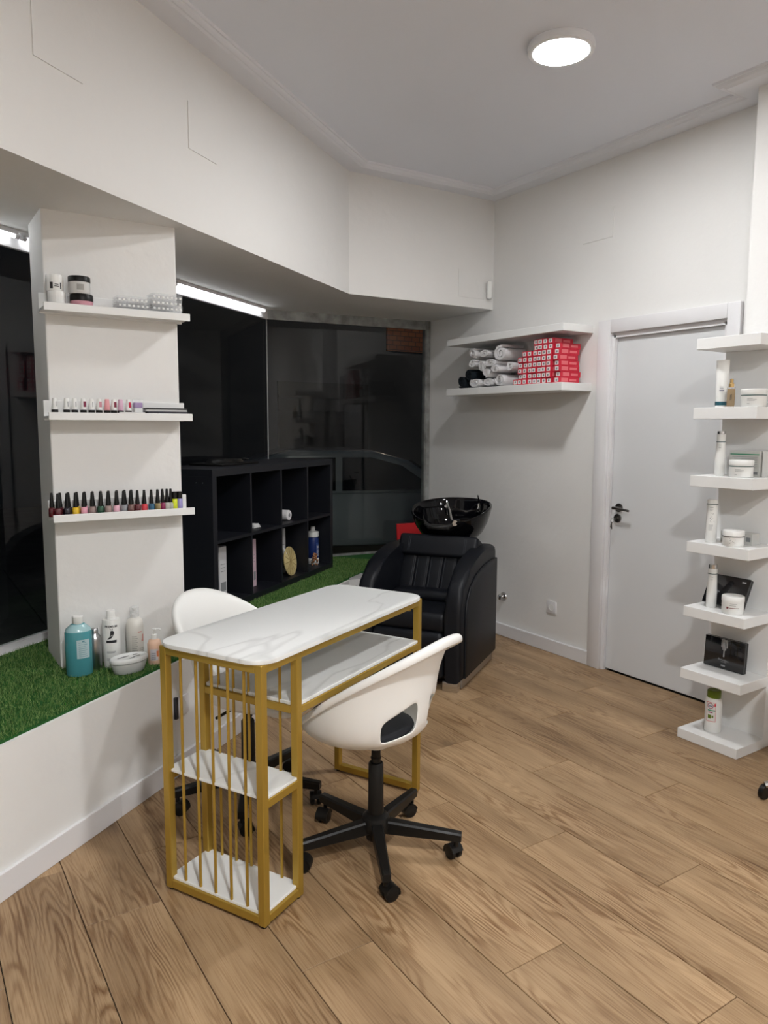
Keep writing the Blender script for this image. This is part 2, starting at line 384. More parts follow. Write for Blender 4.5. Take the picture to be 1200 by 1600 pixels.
# ------------------------------------------------------------ door
door = link('door_1', None, None, (XW, 0, 0)); door['kind'] = 'structure'; door['label'] = 'plain white door in the right wall'
b = B(); b.box(.022, .06, DY0+.012, DY1-.004, .009, DZ-.012, .002, 1); b.build('door_leaf', M_door, door)
b = B(); b.box(-.005, .10, DY1-.003, DY1+.02, 0, DZ+.02); b.box(-.005, .10, DY0-.02, DY0+.003, 0, DZ+.02); b.box(-.005, .10, DY0, DY1, DZ-.004, DZ+.02)
b.box(-.003, .016, DY0, DY0+.014, 0, DZ, 0); b.box(-.003, .016, DY1-.014, DY1, 0, DZ, 0); b.box(-.003, .016, DY0, DY1, DZ-.02, DZ, 0)
b.build('door_frame', M_skirt, door, 0)
for nm, a in (('casing', (-.026, 0, DY1+.008, 3.157, 0, DZ+.085)), ('casing', (-.026, 0, 2.244, DY0-.008, 0, DZ+.085)), ('casing', (-.028, 0, DY0-.008, DY1+.008, DZ+.008, DZ+.085))):
    b = B(); b.box(*a, .004, 2); b.build(nm, M_skirt, door)
b = B(); b.cyl((.022, 2.985, 1.02), (.014, 2.985, 1.02), .026, n=28); b.cyl((.014, 2.985, 1.02), (-.03, 2.985, 1.02), .009)
b.tube([(-.028, 2.992, 1.02), (-.034, 2.97, 1.021), (-.034, 2.92, 1.018), (-.030, 2.875, 1.012)], [.0105, .010, .008, .007], 12)
b.build('door_handle', M_nickel, door)
b = B(); b.cyl((.022, 2.992, .955), (.013, 2.992, .955), .026, n=28); b.cyl((.013, 2.992, .955), (.004, 2.992, .955), .011); b.build('escutcheon', M_nickel, door)
key = thing('door_key', 'steel keys hanging from the lock of the white door', 'key', (XW, 2.992, .955))
b = B(); b.box(-.028, .003, -.004, .004, -.0015, .0015); b.tube([(-.03+.011*math.cos(t)*0, .012*math.sin(t), -.012+.012*math.cos(t)) for t in [i*PI/8 for i in range(17)]], .0014, 6)
b.box(-.032, -.029, -.009, .006, -.055, -.02, .001, 1, Matrix.Rotation(.15, 4, 'X')); b.build('key_blade', M_chrome, key)
b = B(); b.box(-.036, -.033, -.002, .01, -.062, -.022, .001, 1, Matrix.Rotation(-.1, 4, 'X')); b.build('key_blade', M_steel, key)

# ------------------------------------------------------------ windows
def win_frame(p0, p1, name, posts, pane_cuts, left):
    w = link(name, None, None); w['kind'] = 'structure'
    d = (p1-p0).normalized(); n = Vector((-d.y, d.x)); Lw = (p1-p0).length
    def bar(s0, s1, z0, z1, t0, t1): 
        q = [p0+d*s0+n*t0, p0+d*s1+n*t0, p0+d*s1+n*t1, p0+d*s0+n*t1]; return [(v.x, v.y) for v in q], z0, z1
    b = B(); b.prism(*bar(0, Lw, 2.272, HS+.004, -.015, .03)); b.prism(*bar(0, Lw, 2.262, 2.274, -.02, .004)); b.build('head_rail', M_alu if not left else M_skirt, w, 0)
    b = B(); b.prism(*bar(0, Lw, .495, .53 if left else .514, -.008, .03)); b.build('sill_rail', M_skirt if left else M_alu, w, 0)
    for s in posts:
        b = B(); b.prism(*bar(s[0], s[1], .5, HS, -.02, .03)); b.prism(*bar(s[0]+.006, s[1]-.006, .5, HS, -.028, 0)); b.build('post', M_alu, w, 0)
    for s0, s1 in pane_cuts:
        b = B(); q0, q1 = p0+d*s0+n*.01, p0+d*s1+n*.01
        b.quad((q0.x, q0.y, .52), (q1.x, q1.y, .52), (q1.x, q1.y, 2.28), (q0.x, q0.y, 2.28)); b.build('pane', M_glass, w, 0)
    return w
Lg = (G1-G_1).length
wl = win_frame(G_1, G1, 'window_1', [], [(0, Lg-2.0), (Lg-1.998, Lg)], True)
wr = win_frame(G1, G2, 'window_2', [((G2-G1).length-.045, (G2-G1).length)], [(0.0, (G2-G1).length-.03)], False)
b = B(); b.cyl((G1.x, G1.y-.004, .52), (G1.x, G1.y-.004, 2.27), .0035, n=6); b.build('seal', mat('silicone', (.45, .46, .46), .5), wr)
# light tubes under the bulkhead, along the left window
def led(s0, s1, lab):
    t = thing('light_tube', lab, 'lamp', (0, 0, 0), 0, None)
    n = Vector((-dG.y, dG.x)); o = G_1-n*.045
    p0, p1 = o+dG*s0, o+dG*s1
    b = B(); q = [p0-n*.014, p1-n*.014, p1+n*.014, p0+n*.014]; b.prism([(v.x, v.y) for v in q], 2.312, HS+.001); b.build('housing', M_skirt, t, 0)
    b = B(); b.cyl((p0.x, p0.y, 2.306), (p1.x, p1.y, 2.306), .008, n=10)
    b.build('diffuser', mat('tube_glow', (1, 1, 1), .5, emit=(.95, .98, 1), es=TUBE_POWER), t)
    for e in (p0, p1):
        b = B(); b.cyl((e.x-.01*dG.x, e.y-.01*dG.y, 2.306), (e.x+.012*dG.x, e.y+.012*dG.y, 2.306), .010, n=12); b.build('end_cap', M_skirt, t)
led(Lg-1.15, Lg-.10, 'glowing white light tube above the window right of the pillar')
led(Lg-2.25, Lg-1.19, 'glowing white light tube hidden behind the pillar top')
led(Lg-3.6, Lg-2.29, 'glowing white light tube above the window left of the pillar')

# ------------------------------------------------------------ artificial turf on the plinth
tb = B(); inn = [(A0.x, A0.y), (K.x, K.y), (Wc.x, Wc.y), (XW, 4.88), (G1.x, G1.y-.02), (G_1.x, G_1.y-.02)]
def inset_front(p): return p
f0, fk = A0+nL*.012, K+nL*.012
tb.prism([(f0.x, f0.y), (fk.x, fk.y+.002), (XW, Wc.y+.14), (XW, 4.87), (G1.x+.0, G1.y-.03), (G_1.x+.02, G_1.y-.04)], .497, .504)
turf_o = tag(tb.build('turf_mat', M_turfbase, None, 0), 'green artificial turf mat covering the window plinth', 'artificial grass')
NB = 120000; P = []
while len(P) < NB:
    s = random.uniform(1.7, 6.7); t = random.uniform(.016, .92); p = A0+dL*s+nL*t
    if (p-G1).dot(Vector((-dG.y, dG.x))) > -.035: continue
    if p.x > XW-.01 or p.y > G1.y-.02+(p.x-G1.x)*(-.128)-.02: continue
    if p.x > K.x and p.y < 4.165+(.12 if p.x > K.x+.25 else .0): continue
    if .53 < p.x < 1.05 and 3.232 < p.y < 3.53: continue
    P.append((p.x, p.y))
P = np.array(P); n = len(P); a = np.random.rand(n)*2*PI; h = .009+np.random.rand(n)*.009; w = .0014
d = np.stack([np.cos(a), np.sin(a)], 1)*w; ln = np.random.randn(n, 2)*.0055
V = np.zeros((n, 3, 3)); V[:, 0, :2] = P-d; V[:, 1, :2] = P+d; V[:, 2, :2] = P+ln; V[:, :2, 2] = .503; V[:, 2, 2] = .503+h
me = bpy.data.meshes.new('turf_blades'); me.vertices.add(n*3); me.vertices.foreach_set('co', V.reshape(-1))
me.loops.add(n*3); me.loops.foreach_set('vertex_index', np.arange(n*3, dtype=np.int32)); me.polygons.add(n)
me.polygons.foreach_set('loop_start', np.arange(0, n*3, 3, dtype=np.int32)); me.materials.append(M_turf); me.update(calc_edges=True)
o = link('grass_blades', me, turf_o); o['kind'] = 'stuff'
# loose grey end board where the plinth turns, under the turf
b = B(); b.prism([(2.47, 4.176), (2.63, 4.172), (2.63, 4.30), (2.47, 4.19)], .497, .505); struct('trim_8', b, M_seat, label='bare grey plinth corner beside the wash chair')

# ------------------------------------------------------------ ceiling lamps
def lamp(x, y, lab, pw, r=.137):
    t = thing('ceiling_lamp', lab, 'lamp', (x, y, HC))
    b = B(); b.lathe([(.02, 0), (r, 0), (r+.003, -.012), (r, -.03), (r-.012, -.034), (r-.02, -.032), (r-.02, -.028), (.02, -.028)], 48); b.build('lamp_rim', mat('lamp_rim', (.82, .83, .86), .4), t)
    b = B(); b.lathe([(.005, -.031), (r-.02, -.031), (r-.02, -.029), (.005, -.029)], 48); b.build('diffuser', mat('lamp_glow_%d' % pw, (1, 1, 1), .5, emit=(.985, .995, 1), es=pw), t)
lamp(2.452, 2.40, 'round white lit lamp on the ceiling near the door', LAMP_POWER)
lamp(.30, -.35, 'round lit ceiling lamp behind the camera, left of it', LAMP_LEFT)
lamp(2.0, -1.5, 'round lit ceiling lamp behind the camera, by the right wall', LAMP_RIGHT)

# ------------------------------------------------------------ street outside
struct('ground_outside', B().box(-8, 16, 2.4, 24, -.4, -.2), M_pave, label='dark paved street outside the windows')
g = bpy.data.objects['ground_outside']
for i in range(10):
    for j in range(10):
        x = -3.2+i*.6; y = 3.6+.752*(x-.437)*0+j*.4+ (2.1 if x > .6 else 0)
        if (Vector((x+.3, y))-G1).dot(Vector((-dG.y, dG.x))) < .35: continue
        bb = B(); bb.box(x+.004, x+.596, y+.004, y+.396, -.201, -.19, .004, 1)
        bb.build('paving_slab', M_pave, g)
bld = thing('street_building', 'dark building across the street with a patch of orange brick', 'building', (0, 17, -.2))
bw = B(); bw.box(-6, 16, .05, .3, 0, 7); bw.build('facade', mat('dark_render', (.10, .11, .13), .8), bld, 0)
bw = B(); bw.box(11.2, 16, -.02, .06, 3.72, 7); bw.build('brick_panel', M_brick, bld, 0)
bw = B(); bw.box(8.0, 10.6, -.02, .06, 0, 2.8); bw.build('shutter', mat('dark_shutter', (.05, .055, .06), .6), bld, 0)
for k in range(8): bw = B(); bw.box(8.0, 10.6, -.05, -.02, .1+.33*k, .13+.33*k); bw.build('shutter_slat', mat('dark_shutter'), bld, 0)
def car(x, y, rz):
    t = thing('parked_car', 'pale parked car dimly seen outside the window', 'car', (x, y, -.2), rz)
    body = [(-2.0, .30), (-2.02, .62), (-1.9, .86), (-1.2, .92), (1.05, .92), (1.75, .80), (2.0, .62), (2.02, .30)]
    roof = [(-1.75, .90), (-1.35, 1.28), (-.9, 1.42), (.1, 1.42), (.55, 1.30), (1.15, .90)]
    MX = Matrix.Rotation(PI/2, 4, 'X')
    b = B(); b.prism(body, -.85, .85, MX, .06, 3); b.build('body', M_car, t)
    b = B(); b.prism(roof, -.70, .70, MX, .07, 3); b.build('cabin', M_car, t)
    for s in (-1, 1):
        b = B(); b.prism([(-1.45, .95), (-1.15, 1.27), (-.85, 1.34), (-.35, 1.34), (-.35, .95)], s*.71-.006, s*.71+.006, MX); b.build('side_window', M_carglass, t, 0)
        b = B(); b.prism([(-.27, .95), (-.27, 1.34), (.08, 1.34), (.45, 1.24), (.88, .95)], s*.71-.006, s*.71+.006, MX); b.build('side_window', M_carglass, t, 0)
        b = B(); b.lathe([(.001, -.05), (.06, -.04), (.08, 0), (.06, .04), (.001, .05)], 16, M=Matrix.Translation((.8, s*.92, .98))@Matrix.Rotation(PI/2, 4, 'Y')); b.build('mirror', M_car, t)
        for wx in (-1.25, 1.25):
            b = B(); b.cyl((wx, s*.72, .31), (wx, s*.88, .31), .31, n=28); wh = b.build('wheel', M_rubber, t)
            b = B(); b.cyl((wx, s*.87, .31), (wx, s*.89, .31), .19, n=20); b.build('hub_cap', M_steel, wh)
    b = B(); b.prism([(.60, 1.27), (1.12, .93), (1.14, .94), (.62, 1.29)], -.6, .6, MX); b.build('windscreen', M_carglass, t, 0)
    return t
car(4.9, 8.2, -.35)
sl = bpy.data.lights.new('added_street_light', 'POINT'); sl.energy = 30; sl.color = (1, .80, .62); sl.shadow_soft_size = .2  # added unseen point light, dimly lights the car and facade
slo = bpy.data.objects.new('added_street_light', sl); COL.objects.link(slo); slo.location = (10.5, 13.5, 5.6)
slo['label'] = 'added warm light over the street, with no visible lamp'; slo['category'] = 'lamp'
# ------------------------------------------------------------ manicure table
TR = math.atan2(.449, .893)
tbl = thing('manicure_table', 'narrow manicure table with gold metal frame and white marble top', 'table', (.847, 1.934, 0), TR)
TL, TW, LG, TH = 1.005, .41, .026, .815      # length, width, leg, frame height
b = B()
rr = []; 
for cx, cy, a0 in ((TL-.045, .045, -PI/2), (TL-.045, TW-.045, 0), (.045, TW-.045, PI/2), (.045, .045, PI)):
    for i in range(9): rr.append((cx+.075*.9*math.cos(a0+i*PI/16)*1.0, cy+.075*.9*math.sin(a0+i*PI/16)))
rr = [(x*.975+.012, y) for x, y in rr]
rr = [(x, .5*TW+(y-.5*TW)*.955) for x, y in rr]
b.prism(rr, TH, TH+.013, bev=.002); b.build('marble_top', M_marble, tbl)
def leg(x, y, z0=0, z1=TH, nm='leg'):
    b = B(); b.box(x, x+LG, y, y+LG, z0, z1, .002, 1); o = b.build(nm, M_gold, tbl)
    if z0 == .008:
        b = B(); b.cyl((x+.013, y+.013, 0), (x+.013, y+.013, .009), .008); b.build('glide', M_rubber, o)
for x, y in ((0, 0), (0, TW-LG), (.195-LG, 0), (.195-LG, TW-LG), (TL-LG, 0), (TL-LG, TW-LG)): leg(x, y, .008)
def rail(x0, x1, y0, y1, z0, z1):
    b = B(); b.box(x0, x1, y0, y1, z0, z1, .0015, 1); b.build('rail', M_gold, tbl)
i_ = LG; e_ = TW-LG
for y in (0, e_): rail(i_, .195-LG, y, y+LG, TH-LG, TH-.0005); rail(.195, TL-LG, y, y+LG, TH-LG, TH-.0005)
for x in (0, .195-LG, TL-LG): rail(x, x+LG, i_, e_, TH-LG, TH-.0005)
for x in (0, .195-LG): rail(x, x+LG, i_, e_, .012, .012+LG)
for y in (0, e_): rail(i_, .195-LG, y, y+LG, .012, .012+LG); rail(i_, .195-LG, y, y+LG, .375, .375+LG)
rail(TL-LG, TL, i_, e_, .008, .008+LG); rail(0, LG*.6, i_, e_, .375+.004, .375+LG-.002) if False else None
for y in (0, e_): rail(.195, TL-LG, y, y+LG*.9, .612, .612+LG*.9)
rail(.195-LG, .195, i_, e_, .612, .612+LG*.9)
for z, nm in ((.038, 'lower_shelf'), (.401, 'middle_shelf')):
    b = B(); b.box(.008, .190, .010, TW-.010, z, z+.009, .001, 1) if z < .1 else b.box(.012, .186, .004, TW-.004, z, z+.009, .001, 1)
    b.build(nm, M_marble, tbl)
b = B(); b.box(.178, TL-.022, .004, TW-.004, .6355, .6475, .0015, 1); b.build('under_shelf', M_marble, tbl)
for x in (.013, .182):
    for k in range(1, 6):
        y = LG/2+(TW-LG)*k/6; b = B(); b.cyl((x, y, .03), (x, y, TH-.02), .0048, n=10); b.build('bar', M_gold, tbl)
for x, y in ((TL-.05, .034), (.25, .034), (.25, TW-.034)):
    b = B(); b.cyl((x, y, .596), (x, y, .613), .007, n=10); b.build('levelling_foot', M_gold, tbl)
b = B(); b.cyl((TL-.045, .036, TH-.046), (TL-.045, .036, TH-.026), .009, n=12); b.build('bolt', M_gold, tbl)

# ------------------------------------------------------------ swivel chairs
def shell_mesh():
    bm = bmesh.new(); NP, NU = 32, 9
    def rim(p):
        c, s = math.cos(p), math.sin(p)
        ex = .86
        cx = math.copysign(abs(c)**ex, c); sy = math.copysign(abs(s)**ex, s)
        x = .255*cx if c > 0 else .272*cx
        back = max(0, -c)
        y = (.235-.03*back**2)*sy
        u = (x+.272)/.527
        z = .83-.385*(u**.92)
        z += .018*math.sin(PI*u)*(1 if True else 0)
        if c > .6: z -= .012*(c-.6)/.4
        return Vector((x, y, z))
    V = {}
    base = Vector((0, 0, .425))
    for i in range(NP):
        p = 2*PI*i/NP; Rm = rim(p); d = Vector((Rm.x, Rm.y, 0)); R = d.length; dn = d/R; c = max(0, -math.cos(p))
        h = Rm.z-.42
        P0 = Vector((0, 0, .425)); cf = max(0, math.cos(p)); P1 = dn*R*(.95+.24*c-.15*cf)+Vector((0, 0, .405)); P2 = dn*(R*(.97-.58*c))+Vector((0, 0, .42+(.24+.38*c)*h)); P3 = Rm
        for u in range(1, NU+1):
            t = (u/NU)**.9
            q = P0*(1-t)**3+P1*3*t*(1-t)**2+P2*3*t*t*(1-t)+P3*t**3
            V[i, u] = bm.verts.new(q)
        # flared outward lip
        lip = Rm+dn*(.014+.014*c)+Vector((0, 0, -.004+.002*c)); V[i, NU+1] = bm.verts.new(lip)
        V[i, NU+2] = bm.verts.new(lip+Vector((0, 0, -.026))-dn*.001)
    c0 = bm.verts.new(base)
    half = NP//2
    hole = {((half+k) % NP, u) for k in (-5, -4, -3, -2, 1, 2, 3, 4) for u in (3, 4)}
    for i in range(NP):
        j = (i+1) % NP
        bm.faces.new((c0, V[i, 1], V[j, 1]))
        for u in range(1, NU+2):
            if (i, u) in hole: continue
            bm.faces.new((V[i, u], V[i, u+1], V[j, u+1], V[j, u]))
    bmesh.ops.recalc_face_normals(bm, faces=bm.faces)
    me = bpy.data.meshes.new('shell'); bm.to_mesh(me); bm.free(); me.materials.append(M_shell)
    return me
shell_me = shell_mesh()
def bake(me, mods):
    o = bpy.data.objects.new('t', me); COL.objects.link(o)
    for f in mods: f(o)
    dg = bpy.context.evaluated_depsgraph_get(); r = bpy.data.meshes.new_from_object(o.evaluated_get(dg)); bpy.data.objects.remove(o)
    r.polygons.foreach_set('use_smooth', [True]*len(r.polygons)); return r
def m_sub(n): return lambda o: setattr(o.modifiers.new('s', 'SUBSURF'), 'levels', n)
def m_solid(t):
    def f(o): m = o.modifiers.new('s', 'SOLIDIFY'); m.thickness = t; m.offset = 0
    return f
shell_me = bake(shell_me, [m_solid(.009), m_sub(2)]); shell_me.name = 'shell'
def make_chair(label, loc, face, star):
    c = thing('swivel_chair', label, 'chair', (*loc, 0), face, 'white shell swivel chairs at the manicure table')
    link('shell', shell_me, c)
    # cushion
    b = B(); rings = []
    for s, z in ((.05, .433), (.80, .434), (.97, .438), (1.0, .446), (.97, .455), (.85, .461), (.4, .463), (.05, .463)):
        rings.append([((.245*math.copysign(abs(math.cos(t))**.8, math.cos(t))*s*(1.0 if math.cos(t) > 0 else .56)) + .018, .152*math.copysign(abs(math.sin(t))**.9, math.sin(t))*s, z+.014+.016*max(0, math.cos(t))*s) for t in [2*PI*i/40 for i in range(40)]])
    b.loft(rings); b.build('seat_cushion', M_fabric, c, 60)
    b = B(); b.lathe([(.001, .392), (.045, .392), (.055, .40), (.055, .418), (.001, .42)], 24); b.build('mount_plate', M_shell, c)
    b = B(); b.tube([(.0, -.04, .405), (.0, -.13, .40), (.01, -.19, .402)], .006, 8); b.build('height_lever', M_blackp, c)
    b = B(); b.cyl((0, 0, .30), (0, 0, .395), .0165, n=20); b.cyl((0, 0, .345), (0, 0, .35), .019, n=20); b.build('gas_lift', M_blackp, c)
    b = B(); b.lathe([(.026, .10), (.028, .14), (.0265, .325), (.023, .33), (.001, .33)], 24); b.build('column', M_blackp, c)
    b = B(); b.lathe([(.001, .05), (.034, .05), (.036, .075), (.050, .085), (.054, .11), (.046, .135), (.030, .145), (.001, .145)], 28); b.build('hub', M_blackp, c)
    for k, a in enumerate(star):
        aa = a-face; M = Matrix.Rotation(aa, 4, 'Z')
        b = B(); rings = []
        for x, w, zt, zb in ((.03, .021, .125, .078), (.10, .019, .119, .076), (.20, .017, .110, .074), (.298, .015, .102, .072), (.304, .0135, .100, .073)):
            rings.append([(x, -w, zb), (x, -w, zt-.006), (x, -w+.005, zt), (x, w-.005, zt), (x, w, zt-.006), (x, w, zb)])
        b.loft(rings, M=M); lg = b.build('leg', M_blackp, c, 30)
        sw = aa+random.uniform(-1, 1)*.6; Mc = M@Matrix.Translation((.285, 0, 0))@Matrix.Rotation(sw-aa+2.4, 4, 'Z')
        b = B(); b.cyl((0, 0, .05), (0, 0, .085), .008)
        for s in (-1, 1):
            b.lathe([(.001, -.009), (.020, -.009), (.0255, -.006), (.0255, .006), (.020, .009), (.001, .009)], 22, M=Matrix.Translation((.014, s*.0135, .0256))@Matrix.Rotation(PI/2, 4, 'X'))
        hood = [(.014+.0285*math.cos(t), .0256+.0285*math.sin(t)) for t in [PI*i/10-.25 for i in range(11)]]+[(.014+.021*math.cos(t), .0256+.021*math.sin(t)) for t in [PI-PI*i/10-.25 for i in range(11)]]
        b.prism(hood, -.023, .023, Matrix.Rotation(PI/2, 4, 'X'))
        bmesh.ops.transform(b.bm, matrix=Mc, verts=b.bm.verts)
        b.build('caster', M_blackp, lg, 40)
    return c
dg_ = math.radians
make_chair('white shell swivel chair with oval back hole, in front of the table', (1.356, 2.117), math.atan2(.93, -.37), [dg_(a) for a in (-116, -44, 28, 100, 172)])
make_chair('white shell swivel chair behind the table, nearer the window', (1.13, 2.72), math.atan2(-.893, .449)+.0, [dg_(a) for a in (-118, -46, 26, 98, 174)])

# ------------------------------------------------------------ hair-wash chair
fx, fy = -.84, -.545; fl_ = math.hypot(fx, fy); FA = math.atan2(fy, fx)
Fr = Vector((2.60, 3.17)); wv = Vector((fy, -fx))/fl_
org = Fr+wv*.335
wash = thing('wash_chair', 'black leather hair-wash chair with backwash basin in the corner', 'salon chair', (org.x, org.y, 0), FA)
# local: +x front, y toward the viewer's right side of the chair is +y ? (right arm at +y after rotation)
MX = Matrix.Rotation(PI/2, 4, 'X')
armp = [(0, .055), (0, .46), (-.008, .54), (-.035, .60), (-.09, .645), (-.17, .685), (-.27, .72), (-.38, .745), (-.50, .76), (-.66, .765), (-.705, .75), (-.72, .72), (-.72, .055)]
for s in (-1, 1):
    b = B(); y0, y1 = (.225, .325) if s > 0 else (-.325, -.225)
    b.prism([(x, z) for x, z in armp], -y1, -y0, MX, .03, 4); arm = b.build('armrest', M_leather, wash, 50)
    yo = s*.330
    b = B(); pan = [(-.075, .07), (-.075, .44), (-.10, .52), (-.16, .585), (-.27, .635), (-.42, .665), (-.60, .675), (-.705, .67), (-.705, .07)]
    b.prism(pan, -yo-.007, -yo+.007, MX, .006, 2); b.build('side_panel', M_leather, arm, 50)
    b = B(); b.tube([(x, yo, z) for x, z in pan[:8]], .0045, 6); b.build('piping', M_leather, arm)
    b = B(); b.box(-.085, -.012, s*.262-.045, s*.262+.045, 0, .058, .003, 2); b.build('foot', M_chrome, wash)
    b = B(); b.box(-.70, -.085, s*.30-.012, s*.30+.012, 0.004, .056, .002, 1); b.build('plinth_rail', M_steel, wash)
b = B(); b.box(-.46, -.012, -.228, .228, .33, .445, .035, 4); b.build('seat', M_leather, wash, 50)
b = B(); b.box(-.10, .008, -.222, .222, .245, .338, .035, 4); b.build('front_roll', M_leather, wash, 50)
b = B(); b.box(-.09, -.006, -.222, .222, .065, .255, .03, 4); b.build('leg_rest', M_leather, wash, 50)
b = B(); b.box(-.44, -.30, -.225, .225, .435, .505, .032, 4); b.build('lumbar_roll', M_leather, wash, 50)
b = B(); b.box(-.70, -.05, -.225, .225, .06, .34, .01, 1); b.build('seat_box', M_leather, wash, 30)
rec = Matrix.Translation((-.40, 0, .47))@Matrix.Rotation(math.atan2(.155, .34), 4, 'Y').inverted()
ed = [-.225, -.135, -.09, -.012, .012, .09, .135, .225]
b = B()
for y0, y1 in ((-.225, -.138), (-.132, -.048), (-.042, .042), (.048, .132), (.138, .225)): b.box(-.09, .0, y0-.0035, y1+.0035, -.02, .31, .008, 3, rec)
back = b.build('backrest', M_leather, wash, 50)
b = B()
for y in (-.15, -.12, -.06, -.03, .03, .06, .12, .15): b.tube([rec@Vector((.0012, y, z)) for z in (.0, .08, .16, .24)], .0012, 5)
b.build('stitching', M_stitch, back)
b = B(); b.box(-.095, .035, -.262, .262, .235, .375, .022, 4, rec); hp = b.build('head_cushion', M_leather, wash, 50)
b = B()
for y in (-.19, -.18, .18, .19): b.tube([rec@Vector((.0362, y, z)) for z in (.26, .31, .35)], .0012, 5)
b.build('stitching', M_stitch, hp)
b = B(); b.box(-.74, -.56, -.30, .30, .06, .70, .03, 3); b.build('rear_box', M_leather, wash, 50)
# basin
def basin(ccx=-.775, ccy=0.0):
    n = 56; b = B()
    def rimz(p):
        c = math.cos(p); z = .945+.05*(1-c)/2*1.3-.045*max(0, c)
        if abs(((p+PI) % (2*PI))-PI) < .45: q = ((p+PI) % (2*PI))-PI; z -= .045*(math.cos(q/.45*PI)+1)/2
        return z
    def ring(sc, q, zb, da=0):
        o = []
        for i in range(n):
            p = 2*PI*i/n; c, s = math.cos(p), math.sin(p)
            x = .255*math.copysign(abs(c)**.9, c); y = .262*math.copysign(abs(s)**.9, s)
            o.append((ccx+x*sc-.03*(1-sc), ccy+y*sc, rimz(p)*(1-q)+zb*q))
        return o
    rings = [ring(.35, 1, .745), ring(.58, .97, .75), ring(.78, .75, .76), ring(.90, .48, .77), ring(.965, .22, .78), ring(.995, .05, .78), ring(1.0, 0, .78), ring(.985, -.03, .78), ring(.955, -.02, .78), ring(.93, .06, .79), ring(.90, .25, .79), ring(.84, .52, .79), ring(.74, .80, .795), ring(.55, .97, .80), ring(.12, 1, .795)]
    b.loft(rings); return b.build('basin', M_ceramic, wash, 60)
bs = basin()
b = B(); b.box(-.545, -.485, -.075, .075, .855, .885, .012, 3, Matrix.Translation((-.02, 0, -.0))); b.tube([(-.50-.03*abs(math.sin(t)), .095*math.sin(t), .90-.03*math.cos(t)) for t in [-1.3+2.6*i/12 for i in range(13)]], .014, 8); b.build('neck_rest', M_rubber, bs)
b = B(); b.tube([(-.985, -.10, .945), (-.95, -.09, .985), (-.86, -.06, .985), (-.74, .0, .955), (-.62, .05, .925), (-.555, .085, .905)], .0065, 10); b.build('shower_hose', mat('braided_steel', (.62, .60, .56), .35, metal=.8, bump=(400, .4, .001)), bs)
b = B(); b.cyl((-.985, -.10, .90), (-.975, -.10, .955), .017, n=18); b.cyl((-.975, -.10, .95), (-.95, -.095, .96), .012); b.build('hose_outlet', M_chrome, bs)
b = B(); b.cyl((-.57, .075, .905), (-.535, .105, .90), .013, .018, n=16); b.build('shower_head', M_chrome, bs)
b = B(); b.cyl((-.965, .13, .93), (-.965, .13, .985), .016, n=18); b.tube([(-.965, .13, .985), (-.955, .13, 1.02), (-.94, .13, 1.045)], [.007, .006, .005], 8); b.cyl((-.96, .13, .955), (-.92, .13, .945), .010); b.build('mixer_tap', M_chrome, bs)
b = B(); b.cyl((-.80, 0, .785), (-.80, 0, .80), .03, n=20); b.build('drain', M_chrome, bs)
b = B(); b.box(-.93, -.70, -.14, .14, .02, .76, .02, 3); b.build('basin_pedestal', M_blackp, wash, 40)
b = B(); b.tube([(-.10, -.325, .53), (-.10, -.365, .53)], .006, 8); b.lathe([(.001, -.012), (.010, -.010), (.0125, 0), (.010, .010), (.001, .012)], 14, M=Matrix.Translation((-.10, -.372, .53))@Matrix.Rotation(PI/2, 4, 'X')); b.build('recline_knob', M_chrome, wash)

# red board against the window behind the basin
rb = B(); rb.box(-.16, .16, -.006, .006, 0, .235, .002, 1, Matrix.Rotation(-.08, 4, 'X')); ro = rb.build('red_board', M_redb, None)
ro.location = (3.44, 4.80, .506); ro.rotation_euler = (0, 0, -.12); tag(ro, 'red board leaning on the window behind the wash basin', 'board')

# ------------------------------------------------------------ black cube shelf unit on the turf
cub = thing('cube_shelf', 'black eight-cube shelf unit standing on the turf by the window', 'shelf unit', (2.56, 4.57, .506), math.atan2(.586, .81))
# local x from -1.47 to 0, y 0..0.39 (back), z up
CL, CD, CHh = 1.47, .39, .77; t_ = .038
b = B(); b.box(-CL, 0, 0, CD, CHh-t_, CHh, .001, 1); b.build('top_board', M_cubby, cub, 0)
b = B(); b.box(-CL, 0, 0, CD, 0, t_, .001, 1); b.build('bottom_board', M_cubby, cub, 0)
for x in (-CL, -t_): b = B(); b.box(x, x+t_, 0, CD, t_, CHh-t_, .001, 1); b.build('side_board', M_cubby, cub, 0)
cw = (CL-2*t_-3*.016)/4; xs = [-CL+t_+i*(cw+.016) for i in range(4)]
for i in range(3): b = B(); x = xs[i]+cw; b.box(x, x+.016, .002, CD-.002, t_, CHh-t_); b.build('divider', M_cubby, cub, 0)
zm = CHh/2-.008
for i in range(4): b = B(); b.box(xs[i], xs[i]+cw, .002, CD-.002, zm, zm+.016); b.build('shelf', M_cubby, cub, 0)
b = B(); b.box(-CL+.002, -.002, CD-.006, CD-.001, .002, CHh-.002); b.build('back_panel', mat('black_back', (.004, .005, .010), .6), cub, 0)
b = B(); b.cyl((-CL-.0006, .06, .70), (-CL+.002, .06, .70), .003, n=8); b.cyl((-CL-.0006, .10, .70), (-CL+.002, .10, .70), .003, n=8); b.build('screw', M_steel, cub)
def cube_pt(s, d, z):      # point in the unit to world
    v = cub.matrix_basis @ Vector((s, d, z)); return (v.x, v.y, v.z)
CR = cub.rotation_euler.z; ZB, ZM = t_, zm+.016
def at_cube(o, s, d, z, rz=0): o.location = cube_pt(s, d, z); o.rotation_euler = (0, 0, CR+rz); return o
